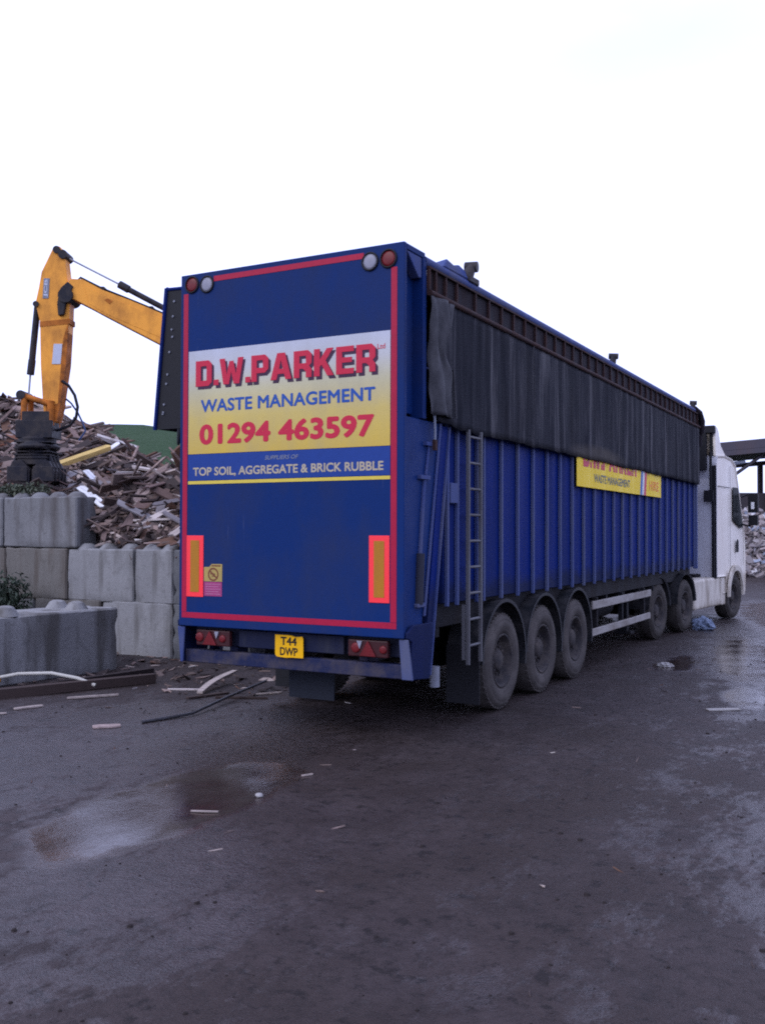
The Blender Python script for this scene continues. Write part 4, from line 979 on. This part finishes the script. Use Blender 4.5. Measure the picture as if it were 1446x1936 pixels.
def stick(name, a, b_, w_, t, mat, label, cat='scrap wood', roll=0, group=None):
    """one particular board between two points of its top axis"""
    a, b_ = Vector(a), Vector(b_); l = (b_ - a).length; x = (b_ - a).normalized()
    z = Vector((.25, -.5, 1)); z = (z - x * z.dot(x)).normalized(); y = z.cross(x)
    r_ = Matrix(((x.x, y.x, z.x), (x.y, y.y, z.y), (x.z, y.z, z.z))) @ Matrix.Rotation(roll, 3, 'X')
    q = MB(); q.prism([(-l / 2, -w_ / 2), (l / 2 - .02, -w_ / 2), (l / 2 + .02, 0), (l / 2 - .01, w_ / 2), (-l / 2 + .02, w_ / 2), (-l / 2 - .02, .01)], lambda p, q_, d: Vector((p, q_, d)), -t / 2, t / 2)
    o = q.build(name, mat, bevel=.003); o.location = (a + b_) / 2 + Vector((.02, -.06, .09)); o.rotation_euler = r_.to_euler(); return tag(o, label, cat, group)
stick('timber_beam', (-10.05, 6.6, 3.18), (-10.05, 8.05, 3.66), .16, .10, M['t_yellow'], 'fresh yellow timber beam slanting across the heap beside the grab')
stick('white_plank', (-7.75, 5.0, 2.63), (-6.95, 4.78, 2.27), .15, .03, M['t_white'], 'longer white painted plank leaning down the heap above the block wall')
stick('white_plank', (-9.35, 6.7, 3.06), (-8.82, 6.4, 2.86), .12, .03, M['t_white'], 'short white painted board high above the longer white plank')
stick('white_plank', (-10.25, 8.2, 3.60), (-10.2, 8.5, 3.80), .12, .03, M['t_white'], 'small white board upright near the right slope of the heap')
stick('timber_beam', (-8.25, 6.35, 2.86), (-6.5, 5.6, 2.10), .10, .08, M['t_dark'], 'long dark beam sloping down the heap toward the trailer')
stick('timber_beam', (-7.05, 4.85, 2.20), (-6.3, 4.72, 1.86), .17, .05, M['t_grey'], 'grey brown plank lying below the white plank')
stick('grey_pole', (-10.0, 5.35, 2.72), (-10.55, 6.0, 3.22), .05, .05, M['t_grey'], 'thin grey pole leaning at the left of the black grab')
q = MB(); q.prism([(-.42, -.15), (-.05, -.24), (.42, -.12), (.36, .18), (.05, .22), (-.38, .08)], lambda a, b_, d: Vector((a, b_, d)), -.012, .012); o = q.build('chipboard_sheet', M['t_pink']); o.location = (-6.35, 5.55, 2.30); o.rotation_euler = (R(24), R(14), R(30)); tag(o, 'large pinkish torn sheet tilted on the heap beside the trailer', 'scrap wood')
q = MB(); q.prism([(-.45, -.22), (.40, -.26), (.48, .12), (.1, .24), (-.42, .2)], lambda a, b_, d: Vector((a, b_, d)), -.015, .015); o = q.build('chipboard_sheet', M['t_grey']); o.location = (-8.35, 5.75, 2.74); o.rotation_euler = (R(38), R(-6), R(25)); tag(o, 'pale grey torn sheet resting behind the top wall block', 'scrap wood')
q = MB(); q.prism([(-.18, -.2), (.16, -.22), (.2, .22), (-.16, .18)], lambda a, b_, d: Vector((a, b_, d)), -.02, .02); o = q.build('plywood_offcut', M['t_red']); o.location = (-6.05, 4.95, 1.98); o.rotation_euler = (R(75), 0, R(25)); tag(o, 'rust coloured panel standing upright behind the knobbed wall top', 'scrap wood')

# ================================================================== EXCAVATOR (local x to the right along the machine, z up)
ex = thing('excavator', 'orange yellow excavator working the timber heap with a black grab on its arm', 'excavator', (-4.68, 7.95, 0), R(28.64))
def P2(px, py): return ((px - 600) / 100.0, 1.93 + (1005 - py) / 100.0)
def EX(poly): return [P2(*p) for p in poly]
bm_ = MB(); W2 = .21
top = [(122, 545), (138, 530), (158, 531), (196, 551), (250, 571), (312, 597), (415, 645), (452, 677), (500, 752), (612, 985)]
bot = [(600, 1030), (560, 985), (455, 790), (400, 706), (310, 655), (240, 619), (192, 594), (168, 581), (142, 568), (128, 573), (118, 565)]
bm_.prism(EX(top + bot)[::-1], XZ, -W2, W2)
for py_ in (-1, 1):                                      # web plate outline standing proud
    bm_.prism(EX([(160, 541), (180, 552), (300, 602), (410, 653), (398, 688), (300, 638), (205, 597), (172, 578)])[::-1], XZ, *sorted((py_ * W2, py_ * (W2 + .006))))
bmo = bm_.build('boom', M['excavator'], ex, bevel=.015)
for p in ((192, 548), (284, 585), (370, 622)):
    a, b_ = P2(*p); q = MB(); q.box((a - .05, -.12, b_ - .02), (a + .05, .12, b_ + .06)); q.build('hose_clamp', M['steel_dark'], bmo, bevel=.01)
for y in (-.06, .06):
    q = MB(); q.tube([(P2(*p)[0], y, P2(*p)[1]) for p in ((134, 540), (150, 524), (192, 545), (240, 564), (284, 582), (370, 619), (430, 652))], .022, 8); q.build('boom_hose', M['hose'], bmo)
q = MB(); q.prism(EX([(200, 570), (206, 567), (216, 572), (210, 578)])[::-1], XZ, -.222, -.216); q.build('grease_patch', M['exc_rust'], bmo)
stk = MB()
so_ = [(100, 470), (112, 466), (122, 480), (125, 505), (128, 530), (133, 560), (132, 600), (126, 690), (116, 765), (107, 800), (88, 800), (84, 765), (79, 690), (77, 610), (68, 574), (74, 545), (79, 515)]
stk.prism(EX(so_), XZ, -.15, .15)
sto = stk.build('stick', M['excavator'], ex, bevel=.015)
q = MB(); q.prism(EX([(77, 610), (134, 604), (134, 614), (77, 620)]), XZ, -.156, .156); q.prism(EX([(90, 770), (118, 763), (110, 798), (92, 798)]), XZ, -.157, .157); q.prism(EX([(122, 640), (131, 610), (127, 690), (116, 770), (112, 770)]), XZ, -.156, .156)
q.build('worn_band', M['exc_rust'], sto)
q = MB(); q.prism(EX([(104, 652), (120, 652), (117, 690), (101, 690)]), XZ, -.162, -.152); q.build('data_label', M['decal'], sto)
q = MB(); q.prism(EX([(84, 528), (95, 528), (93, 566), (82, 566)]), XZ, -.160, -.152); o = q.build('maker_plate', M['decal_grey'], sto)
cx_, cz_ = P2(88.7, 547)
text('JCB', M['decal'], sto, -.17, .17, -.04, .04, lambda a, b_, d: Vector((cx_ - b_ + a * .05, -.161 - d, cz_ + a)), bold=.04)
def pin(p, r_, hw, n_=16): a, b_ = P2(*p); q = MB(); q.tube([(a, -hw, b_), (a, hw, b_)], r_, n_); q.build('pivot_pin', M['steel_dark'], ex, bevel=.01)
pin((128, 562), .14, .27, 20); pin((120, 483), .085, .2); pin((70, 577), .055, .19); pin((108, 474), .07, .19)
q = MB(); q.prism(EX([(118, 548), (131, 536), (142, 545), (128, 575), (124, 598), (114, 600), (112, 575)]), XZ, -.24, .24); q.build('pivot_bracket', M['steel_dark'], ex, bevel=.01)
def bar(q, p, p2, r_, y=0, mi=0): a, b_ = P2(*p); c_, d_ = P2(*p2); q.tube([(a, y, b_), (c_, y, d_)], r_, 12, mi)
q = MB(); bar(q, (122, 484), (224, 536), .018, 0, 1); bar(q, (222, 535), (240, 545), .075); bar(q, (238, 544), (430, 645), .055); q.build('hydraulic_ram', [M['steel_dark'], M['chrome']], ex)
q = MB(); bar(q, (67, 578), (57, 690), .062); bar(q, (58, 680), (55, 708), .07); bar(q, (55, 706), (52, 748), .02, 0, 1); q.build('hydraulic_ram', [M['steel_dark'], M['chrome']], ex)
lk = MB()
for y in (-.17, .17):
    def lbar(p, q_, r_, mi=0): a, b_ = P2(*p); c_, d_ = P2(*q_); lk.tube([(a, y, b_), (c_, y, d_)], r_, 8, mi)
    lbar((45, 749), (96, 765), .055); lbar((50, 752), (50, 800), .06); lbar((100, 760), (100, 806), .07)
a, b_ = P2(45, 749); lk.tube([(a, -.24, b_), (a, .24, b_)], .085, 14, 1)
lk.build('bucket_link', [M['exc_rust'], M['steel_dark']], ex)
def hose(pts, r_, y, mm): q = MB(); q.tube([(P2(*p)[0], y + k * .03, P2(*p)[1]) for k, p in enumerate(pts)], r_, 8); q.build('hydraulic_hose', mm, ex)
hose([(120, 722), (132, 730), (143, 748), (148, 770), (144, 790), (132, 804), (112, 812), (95, 815)], .028, -.18, M['hose'])
hose([(119, 752), (128, 760), (140, 778), (149, 798), (153, 812), (140, 830)], .018, .12, M['hose_blue'])
gb = MB(); gx_, _ = P2(70, 0)
def gz(py): return 1.93 + (1005 - py) / 100.0
gb.box((gx_ - .32, -.28, gz(830)), (gx_ + .36, .28, gz(797))); gb.box((gx_ - .22, -.24, gz(800)), (gx_ + .30, -.16, gz(780))); gb.box((gx_ - .22, .16, gz(800)), (gx_ + .30, .24, gz(780)))
gb.lathe([(0, .0), (0, .40), (.05, .42), (.10, .36), (.14, .33), (.20, .35), (.24, .28), (.24, 0)], (gx_, 0, gz(850)), 'z', 24)
gb.lathe([(0, 0), (0, .24), (.06, .27), (.12, .30), (.16, .26), (.22, .25), (.22, 0)], (gx_ + .02, 0, gz(870)), 'z', 20)
gb.box((gx_ - .27, -.30, gz(880)), (gx_ + .28, .30, gz(862)))
for y in (-.2, 0, .2):
    gb.tube([(gx_ - .16, y, gz(820)), (gx_ - .30, y, gz(862)), (gx_ - .40, y, gz(890))], .045, 8); gb.tube([(gx_ + .16, y, gz(820)), (gx_ + .28, y, gz(862)), (gx_ + .38, y, gz(890))], .045, 8)
for k in range(6): gb.box((gx_ - .34 + .03 * (k % 2), -.32, gz(838 + k * 6) - .012), (gx_ + .36 - .03 * (k % 3), .32, gz(838 + k * 6) + .012))
gbo = gb.build('grab', M['steel_dark'], ex, bevel=.008)
for sg in (-1, 1):
    q = MB()
    q.prism([(sg * a + gx_, z) for a, z in ((.02, gz(924)), (.02, gz(890)), (.16, gz(872)), (.34, gz(874)), (.42, gz(892)), (.40, gz(906)), (.22, gz(920)))], XZ, -.36, .36)
    for y in (-.37, -.2, 0, .2, .37): q.box((min(sg * .05, sg * .43) + gx_, y - .02, gz(912)), (max(sg * .05, sg * .43) + gx_, y + .02, gz(884)))
    q.build('grab_jaw', M['steel_dark'], gbo, bevel=.01)
# upper body, cab and undercarriage (mostly behind the trailer)
ub = MB()
ub.prism([(-.7, 1.05), (2.35, 1.05), (2.5, 1.25), (2.5, 1.95), (2.3, 2.15), (1.0, 2.2), (.6, 1.75), (-.7, 1.7)], XZ, -.35, 1.15); ub.box((.9, -1.15, 1.06), (2.4, -.352, 2.0)); ub.build('upper_body', M['excavator'], ex, bevel=.05, seg=2)
q = MB(); q.prism([(-.8, 1.06), (.85, 1.06), (.85, 2.75), (.65, 2.9), (-.35, 2.9), (-.8, 1.95)], XZ, -1.2, -.354); cbx = q.build('cab', M['excavator'], ex, bevel=.05, seg=2)
q = MB(); q.prism([(-.62, 1.55), (.70, 1.55), (.70, 2.72), (-.28, 2.72), (-.62, 1.98)], XZ, -1.206, -1.201); q.build('window', M['glass'], cbx)
for y in (-1.15, .65):
    q = MB(); q.prism([(-.95, .05), (2.6, .05), (2.9, .3), (2.9, .6), (2.6, .85), (-.95, .85), (-1.25, .6), (-1.25, .3)], XZ, y, y + .5); q.build('track', M['track'], ex, bevel=.04, seg=2)
q = MB(); q.tube([(.8, 0, .6), (.8, 0, 1.04)], .55, 20); q.box((.1, -.64, .4), (1.5, .64, .7)); q.build('slew_ring', M['steel_dark'], ex)

# ================================================================== BARN AND RUBBISH (far right)
bn = thing('barn', 'open steel framed barn with dark sheet roof edge beyond the lorry cab', 'barn', (-2.7, 40.3, 0), R(28.6))
# local x to the right, y away from the camera
q = MB(); q.prism([(-1.0, 5.70), (16, 7.3), (16, 7.75), (-1.0, 6.1)], XZ, -.35, 13.0); q.prism([(-1.1, 5.45), (16, 7.05), (16, 7.28), (-1.1, 5.68)], XZ, -.40, -.30)
q.build('roof', M['barn_roof'], bn)
q = MB(); q.box((-1.2, 13.1, 0), (16, 13.3, 3.6)); q.box((-1.2, .25, 0), (16, .45, 3.85)); q.build('wall', M['barn_wall'], bn)
for x in (2.15, 6.65, 11.15, 15.6):
    q = MB(); q.box((x - .12, -.12, 0), (x + .12, .2, 5.9 + x * .094)); q.build('post', M['barn_steel'], bn)
    q = MB(); q.box((x - .12, 12.7, 0), (x + .12, 13.0, 5.6 + x * .094)); q.build('post', M['barn_steel'], bn)
q = MB(); q.tube([(-.9, .02, 4.98), (1.0, .02, 5.30)], .09, 8); q.build('strip_light', M['letter_pale'], bn)
q = MB(); q.tube([(-.3, .05, 4.1), (1.8, .05, 5.6)], .08, 8); q.tube([(-.35, .05, 4.9), (-.25, .05, 3.85)], .10, 8); q.tube([(.05, .05, 4.45), (.55, .05, 4.1)], .07, 8); q.build('brace', M['barn_steel'], bn)
q = MB(); q.tube([(2.15, .05, 4.4), (3.6, .05, 6.0)], .07, 8); q.build('brace', M['barn_steel'], bn)
q = MB(); q.tube([(-1, 6.5, 5.2), (16, 6.5, 6.8)], .12, 8); q.build('purlin', M['barn_steel'], bn)
rb = MB(); rng2 = random.Random(5)
bo = Vector((-1.2, 38.6)); ux = Vector((.8775, .479)); uy = Vector((-.479, .8775))
def rub_h(s_, d): return max(0, 3.1 * (1 - ((d - 1.2) / 1.9) ** 2)) * (.75 + .3 * noise.noise((s_ * .7, d, 0)))
for k in range(5200):
    s_ = rng2.uniform(-1.5, 7); d = rng2.uniform(-.8, 2.6); h_ = rub_h(s_, d)
    if h_ <= 0 and rng2.random() > .1: continue
    p = bo + ux * s_ + uy * d; l = rng2.uniform(.08, .42)
    plank(rb, l, l * rng2.uniform(.3, .9), l * rng2.uniform(.1, .5), Euler((rng2.uniform(-1, 1), rng2.uniform(-1, 1), rng2.uniform(0, 6))).to_matrix(), (p.x, p.y, h_ + rng2.uniform(-.1, .1)), rng2)
ns_ = len(rb.f)
for k in range(18):
    for j in range(12):
        s0, s1 = -1.6 + k * .5, -1.1 + k * .5; d0, d1 = -.7 + j * .3, -.4 + j * .3
        vs = []
        for s_, d in ((s0, d0), (s1, d0), (s1, d1), (s0, d1)):
            p = bo + ux * s_ + uy * d; vs.append((p.x, p.y, rub_h(s_, d) - .08))
        rb.add(vs, [(0, 1, 2, 3)])
rubm = timber('mixed_rubbish', [(0, (.24, .21, .21)), (.2, (.14, .12, .12)), (.36, (.33, .28, .275)), (.53, (.20, .18, .185)), (.66, (.34, .31, .31)), (.82, (.55, .53, .55)), (.9, (.32, .36, .45)), (.96, (.09, .07, .07))], True)
tag(rb.build('rubbish_heap', rubm), 'pinkish heap of mixed rubbish in front of the barn', 'heap', kind='stuff')

# ================================================================== PLANTS
def leaf_cloud(q, centre, rad, cnt, size, rng, stems=True):
    c_ = Vector(centre)
    for k in range(cnt):
        d = Vector((rng.gauss(0, 1), rng.gauss(0, 1), rng.gauss(0, 1))); d.normalize(); d *= rng.random() ** .45
        cl = noise.noise((d.x * 2.3 + c_.x, d.y * 2.3, d.z * 2.3))
        if cl < -.18: continue
        p = c_ + Vector((d.x * rad[0], d.y * rad[1], d.z * rad[2]))
        r_ = Euler((rng.uniform(-1.2, 1.2), rng.uniform(-1.2, 1.2), rng.uniform(0, 6.3))).to_matrix(); s_ = size * rng.uniform(.6, 1.4)
        q.add([p + r_ @ Vector(v) for v in ((-s_, 0, 0), (0, -s_ * .42, .01), (s_, 0, 0), (0, s_ * .42, .01))], [(0, 1, 2, 3)])
rng3 = random.Random(3)
def bush(name, label, loc, rad, cnt, size, mat):
    t_ = thing(name, label, 'plant', loc)
    q = MB()
    for k in range(5): leaf_cloud(q, (rng3.uniform(-.6, .6) * rad[0], rng3.uniform(-.5, .5) * rad[1], rad[2] * rng3.uniform(.6, 1.2)), (rad[0] * .6, rad[1] * .6, rad[2] * .65), cnt // 5, size, rng3)
    q.build('leaves', mat, t_, recalc=False)
    q = MB()
    for k in range(7): q.tube([(0, 0, 0), (rng3.uniform(-.4, .4) * rad[0], rng3.uniform(-.4, .4) * rad[1], rad[2] * .8), (rng3.uniform(-.8, .8) * rad[0], rng3.uniform(-.8, .8) * rad[1], rad[2] * 1.5)], [.015, .010, .004], 5)
    q.build('stems', M['stem'], t_)
bush('bush', 'dark green bush growing between the front block and the wall', (-7.75, 3.2, 0), (.55, .34, .72), 3400, .045, M['leaf'])
bush('weed_clump', 'green weeds growing over the left end of the wall top', (-8.35, 4.25, 2.50), (.75, .3, .17), 900, .04, M['weed'])

# ================================================================== THINGS LYING ABOUT THE YARD
def gz_(x, y): return ground_z(x, y)
def lie(name, pts, r_, mat, label, cat, n=8, lift=None):
    q = MB(); rr = r_ if lift is None else lift
    q.tube([(x, y, gz_(x, y) + rr + dz) for x, y, dz in pts], r_, n)
    o = q.build(name, mat); return tag(o, label, cat)
lie('steel_pipe', [(-1.70, -.06, .0), (-1.60, .22, .0), (-1.50, .50, .01), (-1.65, 1.3, .05), (-1.82, 2.28, .09)], .017, M['pipe'], 'bent grey steel pipe lying behind the trailer', 'pipe')
def board(name, x0, y0, x1, y1, w_, t, mat, label, cat='scrap wood', dz0=0, dz1=0, bend=0):
    a = Vector((x0, y0, gz_(x0, y0) + .004 + dz0)); b_ = Vector((x1, y1, gz_(x1, y1) + .004 + dz1)); l = (b_ - a).length
    x = (b_ - a).normalized(); z = Vector((0, 0, 1)); z = (z - x * z.dot(x)).normalized(); y = z.cross(x)
    q = MB(); N_ = 6; vs = []
    for k in range(N_ + 1):
        s_ = k / N_; c_ = a + (b_ - a) * s_ + y * bend * math.sin(s_ * math.pi); ww = w_ * (1 - .25 * abs(2 * s_ - 1) ** 3) * (1 + .12 * noise.noise((s_ * 7, x0 * 3, y0)))
        vs += [c_ - y * ww / 2, c_ + y * ww / 2, c_ + y * ww / 2 + z * t, c_ - y * ww / 2 + z * t]
    q.add(vs, [(4 * k + a_, 4 * k + (a_ + 1) % 4, 4 * k + 4 + (a_ + 1) % 4, 4 * k + 4 + a_) for k in range(N_) for a_ in range(4)] + [(0, 1, 2, 3), (4 * N_ + 3, 4 * N_ + 2, 4 * N_ + 1, 4 * N_)])
    return tag(q.build(name, mat), label, cat)
board('timber_beam', -4.35, -.10, -3.35, 1.98, .14, .11, M['t_dark'], 'long dark muddy timber beam lying in front of the lone block')
board('timber_beam', -4.1, .95, -3.9, 2.55, .10, .07, M['t_dark'], 'shorter dark timber lying between the beam and the lone block', dz0=.03)
board('scrap_plank', -3.445, .60, -3.06, 1.03, .05, .02, M['t_pale'], 'thin pale lath lying in front of the dark beam')
board('wood_splinter', -3.47, -.14, -3.34, .14, .09, .015, M['t_pale'], 'pale flat wood splinter on the ground below the dark beam')
board('wood_splinter', -3.42, -.42, -3.36, -.34, .05, .012, M['t_pale'], 'tiny pale chip left of the flat wood splinter')
q = MB(); q.tube([(-4.95, .55, .07), (-4.55, .85, .16), (-4.2, 1.05, .17), (-3.85, 1.15, .12), (-3.62, 1.22, .04)], .022, 8); o = q.build('plastic_pipe', M['plast_white']); tag(o, 'white bowed plastic pipe lying over the timber by the lone block', 'pipe')
q = MB(); q.tube([(-5.05, .45, .05), (-4.72, .72, .10)], .034, 10); o = q.build('pipe_sleeve', M['plast_orange']); tag(o, 'orange plastic sleeve on the left end of the white pipe', 'pipe')
board('wood_board', -1.98, -.46, -1.80, -.26, .13, .016, M['t_pink'], 'small pinkish flat board on the wet ground left of the pipe')
board('scrap_plank', -2.18, 1.45, -2.50, 2.55, .09, .025, M['t_pale'], 'pale bowed plank propped on dark wood behind the trailer', dz0=.03, dz1=.12, bend=.06)
board('wood_splinter', -2.80, 1.60, -2.44, 1.78, .06, .015, M['t_pale'], 'pale thin splinter left of the bowed plank')
board('scrap_plank', -2.20, 1.25, -2.0, 1.75, .08, .02, M['t_dark'], 'dark stub of wood at the foot of the bowed plank')
board('wood_splinter', -1.70, 1.85, -1.50, 2.15, .03, .015, M['t_pale'], 'thin pale lath lying near the end of the steel pipe')
board('scrap_plank', -1.95, 1.45, -1.42, 1.75, .04, .02, M['t_dark'], 'dark thin stick lying between pipe and trailer')
board('wood_splinter', .80, -2.30, .99, -2.24, .022, .008, M['t_pale'], 'short whitish wood stick on the brown puddle')
board('wood_splinter', .93, -1.10, 1.0, -1.04, .02, .01, M['t_pale'], 'tiny whitish sliver on the ground behind the trailer')
board('litter_sheet', 3.22, 3.5, 3.52, 3.72, .10, .012, M['paper'], 'flat scrap of white litter on the right of the yard', 'litter')
q = MB(); bmx = bmesh.new(); bmesh.ops.create_icosphere(bmx, subdivisions=2, radius=.028)
for v in bmx.verts: v.co *= 1 + .25 * noise.noise(v.co * 40); v.co.z *= .6
me = bpy.data.meshes.new('pebble'); bmx.to_mesh(me); bmx.free(); me.materials.append(M['paper']); o = bpy.data.objects.new('pebble', me); col.objects.link(o); o.location = (1.02, -1.80, gz_(1.02, -1.8) + .012); tag(o, 'single pale pebble at the edge of the brown puddle', 'stone')
def crumple(name, loc, rad, mat, label):
    bmx = bmesh.new(); bmesh.ops.create_icosphere(bmx, subdivisions=4, radius=1)
    for v in bmx.verts:
        k = 1 + .35 * noise.noise(v.co * 2.3 + Vector(loc)) + .18 * noise.noise(v.co * 6); v.co = Vector((v.co.x * rad[0], v.co.y * rad[1], max(-.6, v.co.z) * rad[2])) * k
    me = bpy.data.meshes.new(name); bmx.to_mesh(me); bmx.free(); me.materials.append(mat)
    o = bpy.data.objects.new(name, me); col.objects.link(o); o.location = (loc[0], loc[1], gz_(loc[0], loc[1]) + rad[2] * .55); tag(o, label, 'litter')
crumple('plastic_bag', (1.45, 12.75, 0), (.21, .18, .16), M['bag'], 'pale blue crumpled plastic bag beside the drive wheel of the lorry')
crumple('paper_scrap', (-.55, 12.6, 0), (.22, .2, .12), M['paper'], 'white scrap of litter under the trailer behind the side guard')
crumple('paper_scrap', (2.02, 6.85, 0), (.11, .08, .04), M['paper'], 'small crumpled pale scrap on the ground beside the third trailer wheel')
crumple('paper_scrap', (4.78, -2.55, 0), (.07, .05, .02), M['t_pink'], 'small pinkish scrap near the right edge of the foreground')
# crumbs and chips nobody could count
cr = MB(); rng4 = random.Random(11)
for k in range(300):
    x = rng4.uniform(-6.2, -1.5); y = rng4.gauss(2.6, .75)
    if y > 3.8: continue
    l = rng4.choice((.02, .03, .05, .08, .16)); 
    plank(cr, l, l * rng4.uniform(.2, .6), .012, Euler((rng4.gauss(0, .25), rng4.gauss(0, .25), rng4.uniform(0, 6))).to_matrix(), (x, y, gz_(x, y) + .004), rng4)
for k in range(110):
    x = rng4.uniform(-5, 6); y = rng4.uniform(-6.5, 9)
    l = rng4.choice((.005, .006, .008, .010, .016))
    plank(cr, l, l * rng4.uniform(.3, .9), .008, Euler((rng4.gauss(0, .3), rng4.gauss(0, .3), rng4.uniform(0, 6))).to_matrix(), (x, y, gz_(x, y) + .001), rng4)
tag(cr.build('wood_crumbs', M['debris']), 'small chips and crumbs of wood trodden into the yard', 'litter', kind='stuff')

md_ = MB(); rng5 = random.Random(17)
for k in range(1500):
    x = rng5.uniform(-5.5, 6.2); y = -6.2 + 16 * rng5.random() ** 1.5
    if .05 < x < 1.1 and -4 < y < -.8: continue
    r_ = rng5.choice((.005, .006, .008, .010, .016)) * rng5.uniform(.7, 1.3); z = gz_(x, y)
    n_ = 6; ring = [(x + r_ * (1 + rng5.uniform(-.3, .3)) * math.cos(k_ * math.pi / 3), y + r_ * (1 + rng5.uniform(-.3, .3)) * math.sin(k_ * math.pi / 3)) for k_ in range(n_)]
    vs = [(a, b_, z - .003) for a, b_ in ring] + [(x + (a - x) * .7, y + (b_ - y) * .7, z + r_ * .55) for a, b_ in ring] + [(x, y, z + r_ * .75)]
    md_.add(vs, [(i, (i + 1) % 6, 6 + (i + 1) % 6, 6 + i) for i in range(6)] + [(6 + i, 6 + (i + 1) % 6, 12) for i in range(6)])
tag(md_.build('mud_crumbs', flat('dark_mud', (.022, .017, .016), .8, .15)), 'dark crumbs of mud scattered over the wet yard', 'mud', kind='stuff')
